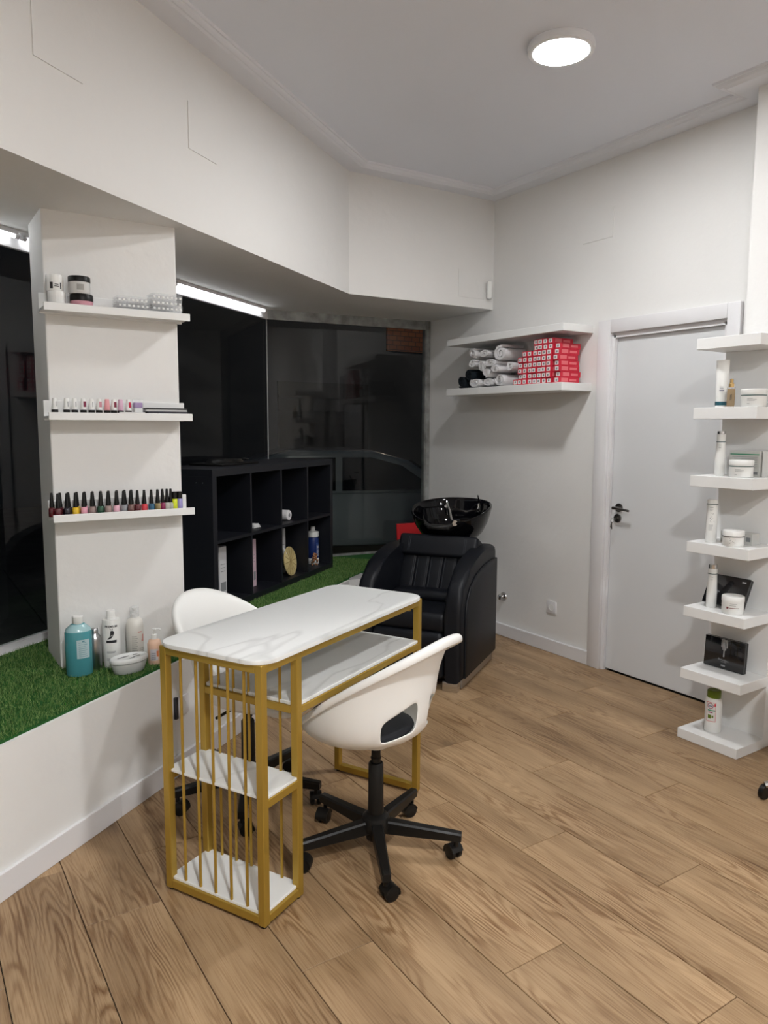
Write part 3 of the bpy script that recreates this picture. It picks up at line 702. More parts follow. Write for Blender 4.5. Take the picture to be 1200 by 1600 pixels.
def binder(label, col, w=.07, h=.29, dd=.24):
    t = thing('binder', label, 'binder'); m = mat('binder_'+label[:8], col, .6)
    b = B(); b.box(0, .003, 0, dd, 0, h, .001, 1); b.box(w-.003, w, 0, dd, 0, h, .001, 1); b.box(0, w, -.003, 0, 0, h, .001, 1); b.build('cover', m, t)
    b = B(); b.box(.006, w-.006, .006, dd-.01, .006, h-.012); b.build('pages', M_paper, t, 0)
    b = B(); b.box(.010, w-.010, -.0042, -.003, .04, .09); b.build('spine_label', M_greyink, t, 0)
    for z in (.15, .17, .19): b = B(); b.box(.012, w-.016, -.0042, -.003, z, z+.003); b.build('spine_line', M_greyink, t, 0)
    return t
cub.matrix_basis  # filled by location and rotation
bpy.context.view_layer.update()
at_cube(binder('white ring binder standing in the lower cube nearest the pillar', (.62, .62, .64)), -1.275, .10, ZB+.001)
at_cube(binder('pink slim binder standing in the second lower cube', (.55, .40, .46), .042, .285), -.925, .10, ZB+.001)
at_cube(binder('white ring binder behind the straw fan in the cube unit', (.60, .60, .60), .075, .295), -.535, .13, ZB+.001)
t = thing('paper_stack', 'small stack of white cards in the second upper cube', 'papers'); 
for k in range(4):
    b = B(); b.box(0, .075, 0, .055, k*.0052, k*.0052+.005, .0005, 1, Matrix.Rotation(.05*k, 4, 'Z')); b.build('card_pack', M_paper, t)
at_cube(t, -.93, .08, ZM+.001)
t = thing('cotton_roll', 'small white roll in the third upper cube', 'roll')
b = B(); b.lathe([(.012, -.03), (.030, -.03), (.033, -.026), (.033, .026), (.030, .03), (.012, .03)], 20, M=Matrix.Translation((.035, .03, .033))@Matrix.Rotation(PI/2, 4, 'X')); b.build('roll', M_towel, t)
b = B(); b.cyl((.035, -.001, .033), (.035, .061, .033), .012, n=14); b.build('core', M_greyink, t)
at_cube(t, -.545, .07, ZM+.001)
# woven fan
t = thing('woven_fan', 'woven straw hand fan leaning in the third lower cube', 'fan')
b = B(); n = 26
for k in range(9):
    r0 = .09-.009*k
    b.tube([(.0+r0*1.15*math.cos(a), -.0, .085+r0*math.sin(a)) for a in [2*PI*i/n for i in range(n+1)]], .0052, 6)
b.build('woven_blade', mat('straw', (.56, .46, .22), .8), t)
b = B()
for k in range(12): a = 2*PI*k/12; b.cyl((0, -.004, .085), (.10*math.cos(a), -.004, .085+.088*math.sin(a)), .0022, n=6)
b.build('ribs', mat('dark_straw', (.36, .26, .10), .8), t)
b = B(); b.tube([(-.05, 0, .14), (-.075, .01, .20), (-.085, .012, .235)], .006, 8); b.build('handle', M_paper, t)
t.rotation_euler = (0, 0, 0); at_cube(t, -.505, .055, ZB+.006, .15); t.rotation_euler.x = -.16
def bottle(name, label, prof, m, capprof=None, mcap=None, cat='bottle', n=28, sx=1, sy=1, loc=None, rz=0, group=None, capname='cap'):
    t = thing(name, label, cat, loc or (0, 0, 0), rz, group)
    b = B(); b.lathe(prof, n, sx=sx, sy=sy); t_body = b.build('body', m, t, 50)
    if capprof: b = B(); b.lathe(capprof, n); b.build(capname, mcap or M_white, t, 40)
    return t
t = bottle('shampoo_bottle', 'navy blue bottle with white cap in the last lower cube', [(.001, 0), (.036, 0), (.040, .004), (.040, .17), (.036, .185), (.015, .192), (.001, .192)], mat('navy', (.012, .03, .14), .35), [(.001, .192), (.038, .19), (.041, .20), (.040, .225), (.016, .232), (.014, .262), (.001, .262)])
b = B(); b.patch(.0405, -2.1, -.9, .05, .15)
for z in (.055, .065): pass
b.build('label_plate', mat('navy_light', (.03, .07, .25), .4), t)
b = B()
for k in range(9): b.patch(.0409, -2.0, -1.15-.2*(k % 3), .06+.009*k, .063+.009*k)
b.build('print', M_paper, t)
b = B(); b.lathe([(.0405, .002), (.0412, .004), (.0412, .04), (.0405, .042)], 28); b.build('white_base_band', M_white, t)
at_cube(t, -.092, .11, ZB+.001)
t = thing('beaded_ornament', 'small cluster of orange and gold beads beside the navy bottle', 'ornament')
mo = mat('copper_beads', (.42, .20, .10), .35, metal=.4)
b = B()
for k in range(34):
    a, z = random.uniform(0, 2*PI), random.uniform(.008, .085); r = .026*math.sqrt(max(.1, 1-(z/.1)))*random.uniform(.5, 1)
    Mq = Matrix.Translation((r*math.cos(a), r*math.sin(a), z)); bmesh.ops.create_icosphere(b.bm, subdivisions=1, radius=.008, matrix=Mq)
b.build('beads', mo, t, 60)
at_cube(t, -.165, .06, ZB+.001)
t = thing('black_tray', 'flat black tray lying on top of the cube shelf unit', 'tray')
b = B(); b.box(-.20, .20, -.11, .11, 0, .012, .004, 2); b.lathe([(.06, .012), (.15, .014), (.13, .03), (.05, .034), (.001, .034)], 24, sy=.6); b.build('tray', M_blackp, t, 40)
b = B(); b.tube([(.20, .0, .02), (.24, .02, .024), (.26, .0, .02)], .006, 8); b.build('handle', M_blackp, t)
at_cube(t, -.98, .24, CHh+.001)

# ------------------------------------------------------------ ledges on the pillar
def ledge(z, label):       # z = bottom of the front lip
    t = thing('picture_ledge', label, 'shelf', (.786, 3.2285, z), 0, 'white picture ledges on the pillar')
    b = B(); b.box(-.281, .281, -.118, 0, .006, .016, .001, 1); b.build('base', M_gloss, t, 0)
    b = B(); b.box(-.281, .281, -.1195, -.110, 0, .030, .0015, 1); b.build('front_lip', M_gloss, t, 0)
    b = B(); b.box(-.281, .281, -.010, 0, .0, .078, .0015, 1); b.build('back_lip', M_gloss, t, 0)
ZL = (1.932, 1.520, 1.123)
ledge(ZL[0], 'top white ledge on the pillar, with jars and clear boxes')
ledge(ZL[1], 'middle white ledge on the pillar, with small white-capped bottles')
ledge(ZL[2], 'bottom white ledge on the pillar, with black-capped nail polishes')
TOP = .0162
# nail polish: glass body and tapered black cap
body_prof = [(.001, 0), (.0120, 0), (.0132, .002), (.0132, .030), (.0118, .036), (.006, .039), (.001, .039)]
cap_me = None
def polish(x, y, z, col, label, rough=.12):
    global cap_me
    t = thing('nail_polish', label, 'nail polish', (x, y, z), random.uniform(0, 1), 'black-capped nail polishes on the bottom ledge')
    b = B(); b.lathe(body_prof, 16); b.build('bottle', mat('polish_%s' % (col,), col, rough, coat=.8), t, 50)
    if cap_me is None:
        b = B(); b.lathe([(.001, .038), (.0092, .038), (.0092, .046), (.0082, .052), (.0052, .092), (.0046, .095), (.001, .096)], 14); cap_me = b.mesh('cap', M_blackp)
    link('cap', cap_me, t)
lx = lambda cx: .512+(cx-163)*.000573
front = [(187, (.09, .006, .012), 'dark wine'), (245, (.008, .006, .016), 'near-black navy'), (300, (.75, .48, .02), 'bright yellow'), (355, (.72, .33, .42), 'rose pink'), (410, (.28, .20, .19), 'taupe'), (465, (.012, .07, .035), 'dark green'), (517, (.33, .24, .22), 'beige brown'), (574, (.75, .42, .52), 'baby pink'), (625, (.26, .27, .29), 'mid grey'), (675, (.17, .09, .08), 'cocoa brown'), (722, (.10, .012, .018), 'oxblood'), (771, (.60, .04, .06), 'coral red'), (822, (.015, .10, .19), 'petrol blue'), (868, (.27, .20, .08), 'olive gold'), (907, (.22, .012, .07), 'berry'), (940, (.48, .47, .42), 'ivory'), (968, (.42, .43, .38), 'pale grey-green')]
for cx, c, nm in front:
    polish(lx(cx)+.004, 3.146+(.006 if cx > 900 else 0), ZL[2]+TOP, c, 'front-row %s nail polish on the bottom ledge' % nm)
backr = [(165, (.10, .004, .01), 'deep red'), (218, (.06, .004, .012), 'black cherry'), (272, (.02, .02, .03), 'black'), (328, (.65, .40, .05), 'mustard'), (380, (.60, .30, .36), 'dusty pink'), (434, (.10, .05, .05), 'chestnut'), (490, (.02, .05, .03), 'bottle green'), (543, (.30, .22, .20), 'mushroom'), (600, (.62, .42, .45), 'blush'), (655, (.2, .2, .22), 'slate'), (703, (.12, .06, .05), 'coffee')]
for cx, c, nm in backr:
    polish(lx(cx), 3.182, ZL[2]+TOP, c, 'back-row %s nail polish behind the others on the bottom ledge' % nm)
for cx, c, nm in ((1003, (.62, .70, .02), 'neon yellow cuticle oil'), (1041, (.30, .26, .55), 'lilac bottle')):
    t = thing('care_bottle', nm+' with a wide black cap at the right end of the ledge', 'bottle', (lx(cx), 3.150, ZL[2]+TOP))
    b = B(); b.lathe([(.001, 0), (.0115, 0), (.0125, .002), (.0125, .050), (.009, .054), (.001, .054)], 16); b.build('bottle', mat('care_%s' % (c,), c, .15, coat=.6), t, 50)
    b = B(); b.cyl((0, 0, .052), (0, 0, .082), .0115, n=16); b.build('cap', M_blackp, t)
# middle ledge: gel bottles with black base and white cap
gel = [(172, None, 'plain white, leftmost'), (248, None, 'white with dark lettering, second'), (300, None, 'plain white, third'), (358, (.22, .03, .07), 'white with burgundy stripe, fourth'), (412, None, 'white, fifth'), (463, (.55, .25, .30), 'white with dusty pink stripe, sixth'), (518, (.75, .33, .35), 'salmon pink, seventh'), (564, (.2, .02, .05), 'white with maroon edge, eighth'), (611, (.68, .42, .55), 'pale pink, ninth'), (666, (.5, .02, .06), 'white with red stripe, last')]
gx = lambda cx: .512+(cx-132)*.000565
gelcap = None
for cx, c, nm in gel:
    t = thing('gel_bottle', nm+' small gel bottle from the left on the middle ledge', 'nail gel', (gx(cx), 3.150, ZL[1]+TOP), 0, 'gel bottles on the middle ledge')
    b = B(); b.lathe([(.001, 0), (.0115, 0), (.0125, .002), (.0125, .024), (.001, .026)], 16); b.build('bottle', M_blackp, t, 50)
    full_pink = nm.startswith(('salmon', 'pale'))
    b = B(); b.lathe([(.001, .025), (.0118, .025), (.0115, .03), (.0088, .066), (.0078, .069), (.001, .069)], 16); b.build('cap', mat('gelcap_%s' % (c,), c, .3) if full_pink else M_white, t, 50)
    if not full_pink:
        b = B(); col = c or (.25, .25, .27)
        if c: b.patch(.0112, -1.7, -.5, .036, .058)
        else: b.patch(.0112, -1.4, -1.1, .036, .056); 
        b.build('print', mat('gp_%s' % (col,), col, .4), t)
t = thing('glitter_pot', 'clear pot with purple top and white bottom on the middle ledge', 'container', (gx(738), 3.160, ZL[1]+TOP))
b = B(); b.box(-.016, .016, -.014, .014, .002, .036, .003, 2); b.build('white_filling', M_white, t)
b = B(); b.box(-.016, .016, -.014, .014, .0365, .058, .003, 2); b.build('purple_filling', mat('purple', (.22, .06, .36), .5), t)
b = B(); b.box(-.0185, .0185, -.0165, .0165, 0, .072, .002, 1); b.build('case', M_clear, t)
t = thing('card', 'white card lying at the lip of the middle ledge', 'card', (gx(677), 3.117, ZL[1]+.0302))
b = B(); b.box(-.05, .05, -.007, .012, 0, .004, .0008, 1); b.build('card', M_paper, t)
cols = [(.02, .02, .03), (.45, .38, .48), (.03, .03, .04), (.5, .5, .5), (.02, .02, .02)]
for k in range(5):
    nb = B(); nb.box(-.085, .085, -.045, .045, 0, .0072, .0006, 1); nm_ = ['bottom', 'second', 'middle', 'fourth', 'top'][k]
    o = nb.build('file_board', mat('fb_%d' % k, cols[k], .6), None)
    o.location = (gx(935)+.003*(k % 3-1), 3.168, ZL[1]+TOP+.0074*k); o.rotation_euler = (0, 0, .01*(k-2))
    tag(o, '%s flat board, %s of the stack on the middle ledge' % ('light' if k in (1, 3) else 'dark', nm_), 'board', 'flat boards stacked on the middle ledge')
# top ledge: jars and clear boxes
def jar(name, label, loc, r, h, lidh, mb, ml, band=None, cat='jar', rz=0, group=None, lidr=1.03):
    t = thing(name, label, cat, loc, rz, group)
    b = B(); b.lathe([(.001, 0), (r*.93, 0), (r, .004), (r, h-lidh), (.001, h-lidh+.001)], 32); b.build('jar_body', mb, t, 50)
    b = B(); b.lathe([(.001, h-lidh), (r*lidr, h-lidh), (r*lidr, h-.003), (r*(lidr-.05), h), (.001, h)], 32); b.build('lid', ml, t, 40)
    if band: b = B(); [b.patch(r+.0006, *q) for q in band[1]]; b.build('label_print', band[0], t)
    return t
zt = ZL[0]+TOP
jar('cream_jar', 'lower white-lidded jar of the left pair on the top ledge', (.561, 3.162, zt), .032, .062, .022, M_white, M_white)
jar('cream_jar', 'upper white jar with dark printed label, left pair on the top ledge', (.556, 3.163, zt+.0625), .031, .060, .024, M_white, M_white, (M_ink, [(-2.3, -1.95, .006, .030), (-1.1, -.95, .006, .030), (-1.8, -1.25, .014, .017), (-1.75, -1.3, .021, .024)]))
mpk = mat('pink_jar', (.62, .30, .36), .4)
jar('cream_jar', 'lower pink jar with black lid on the top ledge', (.652, 3.164, zt), .042, .058, .026, mpk, M_blackp)
jar('cream_jar', 'upper clear-grey jar with black lid on the top ledge', (.644, 3.157, zt+.0585), .040, .066, .022, mat('milky_jar', (.62, .62, .61), .25), M_blackp, (mat('label_beige', (.33, .32, .30), .6), [(-2.0, -1.35, .012, .034)]))
def clearbox(x, y, z, w, d, h, label, grp):
    t = thing('clear_box', label, 'box', (x, y+.002, z), random.uniform(-.03, .03), grp)
    b = B(); b.box(-w/2, w/2, -d/2, d/2, 0, h*.62, .002, 1); b.build('tray', M_clear, t, 30)
    b = B(); b.box(-w/2-.001, w/2+.001, -d/2-.001, d/2+.001, h*.65, h-.0006, .002, 1); b.build('lid', M_clear, t, 30)
    b = B()
    for k in range(7): x_ = -w/2+w*(k+.5)/7; b.box(x_-.0045, x_+.0045, -d/2-.0014, -d/2+.001, h*.12, h*.5, .001, 1)
    b.build('nail_tips', mat('tips', (.80, .80, .79), .3), t)
for k, nm in enumerate(('bottom', 'middle', 'top')): clearbox(.845-.002*k, 3.165, zt+.0225*k, .13-.004*k, .075, .022, '%s clear nail-tip box of the lower left stack on the top ledge' % nm, 'clear boxes on the top ledge')
for k, nm in enumerate(('bottom', 'second', 'third', 'top')): clearbox(.978+.002*(k % 2), 3.164, zt+.0225*k, .125, .075, .022, '%s clear nail-tip box of the taller right stack on the top ledge' % nm, 'clear boxes on the top ledge')

# ------------------------------------------------------------ bottles on the turf by the pillar
GZ = .506
t = bottle('teal_bottle', 'large teal liquid bottle with white cap on the turf', [(.001, 0), (.046, 0), (.051, .006), (.051, .175), (.046, .19), (.026, .208), (.019, .212), (.001, .212)], mat('teal_liquid', (.075, .30, .34), .18, coat=.3), [(.001, .209), (.019, .209), (.021, .212), (.021, .238), (.018, .241), (.001, .241)], loc=(.577, 3.140-.03, GZ), rz=-.15, sy=.8)
b = B(); b.patch(.0516, -1.75, -.75, .075, .150, sy=.8); b.build('label_plate', mat('pale_label', (.42, .55, .58), .6), t)
b = B()
for k in range(8): b.patch(.0519, -1.62, -.95-.08*(k % 3), .082+.008*k, .0835+.008*k, sy=.8)
b.patch(.0519, -1.35, -1.15, .141, .147, sy=.8); b.build('print', mat('teal_ink', (.10, .25, .30), .6), t)
b = B(); b.lathe([(.0505, .176), (.0462, .1905), (.0265, .2082), (.0262, .2075), (.0456, .19), (.0495, .1765)], 28, sy=.8); b.build('empty_neck', mat('pale_teal', (.35, .55, .58), .2), t, 50)
t = bottle('aluminium_bottle', 'slim brushed aluminium bottle beside the teal bottle', [(.001, 0), (.024, 0), (.026, .003), (.026, .125), (.022, .140), (.013, .150), (.013, .153), (.001, .153)], M_steel, [(.001, .152), (.0145, .152), (.0145, .168), (.012, .171), (.001, .171)], M_steel, loc=(.646, 3.146, GZ))
t = bottle('white_bottle', 'tall white bottle printed with a black foot, on the turf', [(.001, 0), (.031, 0), (.034, .004), (.0355, .10), (.0345, .198), (.0335, .202), (.001, .202)], M_white, [(.001, .202), (.019, .202), (.0185, .214), (.0175, .2145), (.0175, .236), (.016, .238), (.001, .238)], loc=(.712, 3.146, GZ), rz=-.35)
text_mesh('PREMIUM', .0125, M_ink, cyl_place(.0358, -PI/2+.12, .176), parent=t, bold=True)
b = B(); n = 10
ft = [(-.004, .158), (.004, .160), (.010, .154), (.010, .146), (.006, .138), (.001, .130), (-.008, .124), (-.016, .122), (-.017, .126), (-.010, .131), (-.006, .138), (-.005, .150)]
f_ = lambda x, z: (.0361*math.cos(-PI/2+.15+x/.0361), .0361*math.sin(-PI/2+.15+x/.0361), z)
b.bm.faces.new([b.bm.verts.new(f_(x, z)) for x, z in ft])
for q in ([(0, .162), (.004, .170), (.005, .163)], [(0, .162), (-.007, .171), (-.004, .162)]): b.bm.faces.new([b.bm.verts.new(f_(x, z)) for x, z in q])
b.patch(.0361, -PI/2+.15-.62, -PI/2+.15+.55, .108, .119)
b.build('foot_emblem', M_ink, t, 0)
b = B()
for z, a in ((.070, 1.0), (.066, .9), (.040, .5), (.034, .45)): b.patch(.0360, -PI/2-.45, -PI/2-.45+a, z, z+.002)
b.build('print', M_greyink, t)
t = bottle('pump_bottle', 'white pump bottle with clear cap leaning at the pillar', [(.001, 0), (.032, 0), (.035, .004), (.036, .15), (.031, .175), (.016, .186), (.001, .187)], mat('ivory_bottle', (.70, .68, .63), .3), [(.001, .186), (.013, .186), (.012, .200), (.008, .203), (.006, .214), (.009, .217), (.009, .226), (.001, .227)], mat('ivory_cap', (.66, .66, .64), .35), loc=(.818, 3.185, GZ), rz=.0, capname='pump')
b = B(); b.lathe([(.017, .187), (.0185, .19), (.0185, .226), (.015, .232), (.001, .233)], 20); b.build('clear_hood', M_clear, t)
b = B()
for k in range(10): b.patch(.0366, -2.2, -1.55-.1*(k % 2), .03+.0085*k, .034+.0085*k)
for k in range(4): b.patch(.0366, -1.35, -.6, .03+.008*k, .0335+.008*k)
b.build('print', mat('soft_print', (.42, .41, .38), .6), t)
b = B(); b.patch(.0368, -1.05, -.72, .085, .092); b.patch(.0368, -.95, -.72, .092, .115); b.patch(.0368, -1.5, -1.0, .125, .129); b.build('pink_print', mat('salmon', (.66, .30, .26), .5), t)
t = bottle('soap_pump', 'small peach soap bottle with white pump behind the table corner', [(.001, 0), (.026, 0), (.029, .004), (.029, .085), (.024, .100), (.012, .106), (.001, .106)], mat('peach', (.76, .50, .36), .35), [(.001, .105), (.013, .105), (.012, .124), (.005, .126), (.004, .142), (.010, .144), (.009, .150), (.001, .151)], loc=(.872, 3.09, GZ), rz=-.3, capname='pump')
b = B(); b.tube([(0, 0, .146), (.018, 0, .147), (.026, 0, .143)], .004, 8); b.build('spout', M_white, t)
b = B(); b.patch(.0295, -2.2, -1.1, .02, .068); b.build('label_plate', mat('lilac_label', (.60, .58, .62), .5), t)
b = B(); b.patch(.0298, -1.3, -1.0, .035, .06)
b.build('orange_print', mat('orange_p', (.70, .22, .09), .5), t)
b = B(); [b.patch(.0298, -2.0, -1.4, .025+.008*k, .028+.008*k) for k in range(4)]; b.build('print', M_greyink, t)
t = thing('soaking_bowl', 'oval grey-white manicure soaking bowl with finger slots', 'bowl', (.752, 3.035, GZ), .25)
b = B(); b.lathe([(.001, 0), (.055, 0), (.064, .006), (.074, .035), (.077, .044), (.001, .045)], 40, sx=1.0, sy=.62); b.build('bowl', mat('bowl_grey', (.52, .53, .52), .4), t, 50)
b = B(); b.lathe([(.001, .0465), (.077, .0465), (.080, .050), (.080, .060), (.076, .065), (.068, .066), (.060, .061), (.001, .061)], 40, sx=1.0, sy=.62); b.build('lid', mat('bowl_lid', (.66, .67, .66), .4), t, 50)
b = B()
for x, y, L_, w, a in ((-.018, .012, .045, .0045, .12), (.03, -.008, .03, .004, .12), (.036, .016, .018, .005, -.1), (.004, -.018, .02, .003, .1)):
    b.lathe([(.001, .0612), (1, .0612), (1, .0618), (.001, .0618)], 16, sx=L_*.62, sy=w, M=Matrix.Translation((x, y, 0))@Matrix.Rotation(a, 4, 'Z'))
b.build('finger_slot', mat('slot_dark', (.10, .10, .10), .6), t)

# ------------------------------------------------------------ towel shelves on the right wall
def wallshelf(z0, z1, label):
    t = tag(B().box(3.37, XW, 3.215, 4.335, z0, z1, .002, 1).build('wall_shelf', M_gloss, None, 0), label, 'shelf', 'white shelves on the right wall'); return t
wallshelf(2.073, 2.119, 'upper thick white wall shelf above the towels and red boxes')
wallshelf(1.722, 1.770, 'lower thick white wall shelf carrying towels and red boxes')
SZ = 1.7705
# boxes of hair colour
bw_, bh_, bl_ = .0405, .0345, .175
bx_me = None
def hairbox(x, y, z, label, grp, ry=0):
    global bx_me
    t = thing('hair_colour_box', label, 'box', (x, y, z), ry, grp)
    if bx_me is None:
        m1 = B().box(0, bl_, -bw_/2, bw_/2, 0, bh_-.0006, .0008, 1).mesh('carton', M_red, 0)
        bb = B(); bb.box(-.0006, .0004, -bw_*.36, bw_*.36, bh_*.16, bh_*.84); m2 = bb.mesh('end_label', mat('label_white', (.80, .79, .78), .6), 0)
        bb = B(); bb.box(-.0010, -.0004, -bw_*.14, bw_*.16, bh_*.30, bh_*.66); m3 = bb.mesh('end_mark', M_greyink, 0)
        bb = B(); bb.box(.02, .075, -bw_/2-.0006, -bw_/2+.0004, bh_*.2, bh_*.85); bb.box(.09, .15, -bw_/2-.0006, -bw_/2+.0004, bh_*.3, bh_*.7); m4 = bb.mesh('side_print', M_pinkp, 0)
        bx_me = (m1, m2, m3, m4)
    for nm, me in zip(('carton', 'end_label', 'end_mark', 'side_print'), bx_me): link(nm, me, t)
left_edge = [3.70, 3.655, 3.655, 3.63, 3.63, 3.60, 3.53, 3.53]
WORDS = ['first', 'second', 'third', 'fourth', 'fifth', 'sixth', 'seventh', 'eighth', 'ninth', 'tenth']
for r in range(8):
    c_n = 0; y = 3.335+.0415/2; z = SZ+r*bh_
    if z+bh_ > 2.072: break
    while y+.02 <= left_edge[r]:
        hairbox(3.395+random.uniform(-.004, .010)+(.012 if r > 5 else 0), y+.0, z, 'small red box seen end-on, %s row up from the shelf, %s from the right' % (WORDS[r], WORDS[c_n]), 'end-on red hair-colour boxes'); y += .0412; c_n += 1
ord_ = ['lowest', 'second', 'third', 'fourth', 'fifth', 'sixth', 'highest']
for r in range(7):
    dx = -.012 if r in (3, 4, 5) else 0
    hairbox(3.40+.012*(r % 2)+(.02 if r == 6 else 0), 3.292+(.010 if 3 <= r else -.004), SZ+r*bh_, 'red hair-colour box, %s of the right-hand column showing its long side' % ord_[r], 'right-hand column of red boxes')
# rolled towels
def towel(px, y, z, r, m, label, grp, L_=.20, turns=2.6, x=3.40, sy=1, sz=1, rot=0):
    t = thing('rolled_towel', label, 'towel', (x, y, z), 0, grp); b = B(); n = 52; th = r/turns*.34
    pts = []
    for i in range(n+1):
        f = i/n; a = f*turns*2*PI+px; rr_ = r*(.16+.84*f)-th; pts.append((rr_, a))
    outr = [((q+th)*math.cos(a)*sy, (q+th)*math.sin(a)*sz) for q, a in pts]; inr = [((q-th*.9)*math.cos(a)*sy, (q-th*.9)*math.sin(a)*sz) for q, a in pts]
    loop = outr+inr[::-1]
    rings = []
    for k in range(5):
        xx = L_*k/4; bul = 1+.03*math.sin(k*1.9+px)+(.0 if k else -.03)
        rings.append([(xx+.004*math.sin(3*i*.13+px) if k == 0 else xx, u*bul, v*bul) for i, (u, v) in enumerate(loop)])
    b.loft(rings); b.build('terry_roll', m, t, 70)
G1_ = 'white rolled towels on the lower wall shelf'
TW_ = [(4.045, .034, 150, 122, 'white rolled towel at the bottom left of the pile beside the black rolls'),
 (3.925, .030, 120, 105, 'white rolled towel in the middle of the bottom row'),
 (3.803, .045, 125, 150, 'white rolled towel at the bottom right beside the red boxes'),
 (3.935, .096, 105, 120, 'white rolled towel in the second row, above the middle one'),
 (3.838, .118, 110, 100, 'white rolled towel in the second row, with a tight spiral'),
 (3.995, .142, 90, 150, 'white upright folded roll in the third row, middle'),
 (4.085, .165, 100, 110, 'white rolled towel at the far left of the third row'),
 (3.895, .163, 165, 96, 'white flattened rolled towel in the third row, right'),
 (4.076, .235, 100, 130, 'white rolled towel at the top left of the pile'),
 (3.968, .231, 125, 110, 'white rolled towel at the top, second from left')]
for i_t, (y, z, w_, h_, lb) in enumerate(TW_):
    rz_ = h_*.000287; ry_ = w_*.00040
    towel(i_t*1.37, y, SZ+max(z, rz_*1.03), rz_, M_towel, lb, G1_, x=3.392+.012*((i_t*3) % 4)/3, sy=ry_/rz_, turns=2.1+.25*(i_t % 3))
towel(.5, 3.80, SZ+.218, .056, M_towel, 'thick white towel roll lying on top beside the red boxes', G1_, x=3.40, turns=2.2, sy=1.15)
towel(.9, 3.725, SZ+.130, .034, M_towel, 'white folded towel end wedged against the red boxes', G1_, x=3.42, turns=2)
towel(1.5, 4.205, SZ+.046, .045, M_towelb, 'black rolled towel at the far left of the shelf', 'black rolled towels', x=3.40)
towel(4.5, 4.125, SZ+.088, .044, M_towelb, 'black rolled towel between the leftmost black roll and the white pile', 'black rolled towels', x=3.405)

# ------------------------------------------------------------ narrow shelf unit with seven shelves
un = thing('narrow_shelf_unit', 'tall narrow white shelf unit with seven box shelves beside the door', 'shelf unit', (3.454, 2.002, 0))
b = B(); b.box(-.104, 0, -.150, .147, 0, 1.90, .001, 1); b.build('back_board', M_gloss, un, 0)
ZS = [(0, .047), (.301, .349), (.607, .654), (.917, .967), (1.229, 1.280), (1.541, 1.593), (1.857, 1.907)]
for z0, z1 in ZS: b = B(); b.box(-.324, -.103, -.154, .154, z0, z1, .0015, 1); b.build('box_shelf', M_gloss, un, 0)
FC = math.atan2(-2.0, -3.2)      # direction towards the room side
def face(t, extra=0): t.rotation_euler = (0, 0, FC+PI/2+extra); return t
s2, s3, s4, s5, s6, s7 = 1.5932, 1.2802, .9672, .6542, .3492, .0472
# shelf 2 (from top)
t = thing('tube', 'tall white squeeze tube with teal foot on the second shelf', 'tube', (3.20, 2.063, s2)); face(t)
b = B(); rings = []
for z, rx, ry in ((.0, .025, .025), (.03, .026, .026), (.12, .027, .022), (.19, .028, .010), (.215, .028, .004)): rings.append([(rx*math.cos(a), ry*math.sin(a), z) for a in [2*PI*i/28 for i in range(28)]])
b.loft(rings); b.build('body', M_white, t, 60)
b = B(); b.lathe([(.0255, .010), (.0262, .011), (.0266, .026), (.0258, .027)], 28); b.build('teal_band', mat('teal_band', (.01, .09, .12), .4), t)
b = B(); b.patch(.0275, -1.95, -1.2, .075, .079); b.patch(.0275, -1.9, -1.3, .085, .087); b.patch(.0275, -1.9, -1.35, .092, .094); b.build('print', mat('navy_ink', (.03, .03, .12), .5), t)
t = thing('amber_spray', 'amber glass spray bottle with gold pump on the second shelf', 'bottle', (3.158, 1.990, s2)); face(t)
b = B(); b.box(-.0165, .0165, -.0165, .0165, .0, .082, .004, 3); b.build('glass_body', mat('amber', (.30, .22, .13), .08, coat=.6), t)
b = B(); b.box(-.0175, .0175, -.0175, .0175, .082, .0875, .002, 2); b.box(-.0172, .0172, -.0172, .0172, 0, .005); b.build('clear_rim', M_clear, t)
mg = mat('gold_pump', (.62, .42, .18), .3, metal=.8)
b = B(); b.lathe([(.001, .0875), (.0115, .0875), (.0115, .103), (.0075, .107), (.0075, .125), (.001, .1265)], 20); b.build('pump', mg, t)
b = B(); b.box(-.003, -.001, -.0172, -.0166, .03, .055); b.box(.002, .0035, -.0172, -.0166, .034, .058); b.build('print', M_ink, t, 0)
def bandjar(x, y, z, lab, r=.0535, h=.077, lid=.020):
    t = jar('hair_mask_jar', lab, (x, y, z), r, h, lid, M_white, M_white, None); face(t)
    b = B(); b.lathe([(r-.0005, h-lid-.0095), (r+.0007, h-lid-.0095), (r+.0007, h-lid-.0055), (r-.0005, h-lid-.0055)], 36); b.build('band', M_green, t)
    b = B(); b.patch(r+.0005, -2.1, -1.65, .036, .0375); b.patch(r+.0005, -2.1, -1.35, .031, .0322); b.patch(r+.0005, -2.1, -1.5, .027, .0282); b.patch(r+.0005, -2.1, -1.9, .013, .0142); b.build('print', M_greyink, t)
    return t
bandjar(3.195, 1.905, s2, 'wide white jar with dark green band on the second shelf', .052, .078, .020)
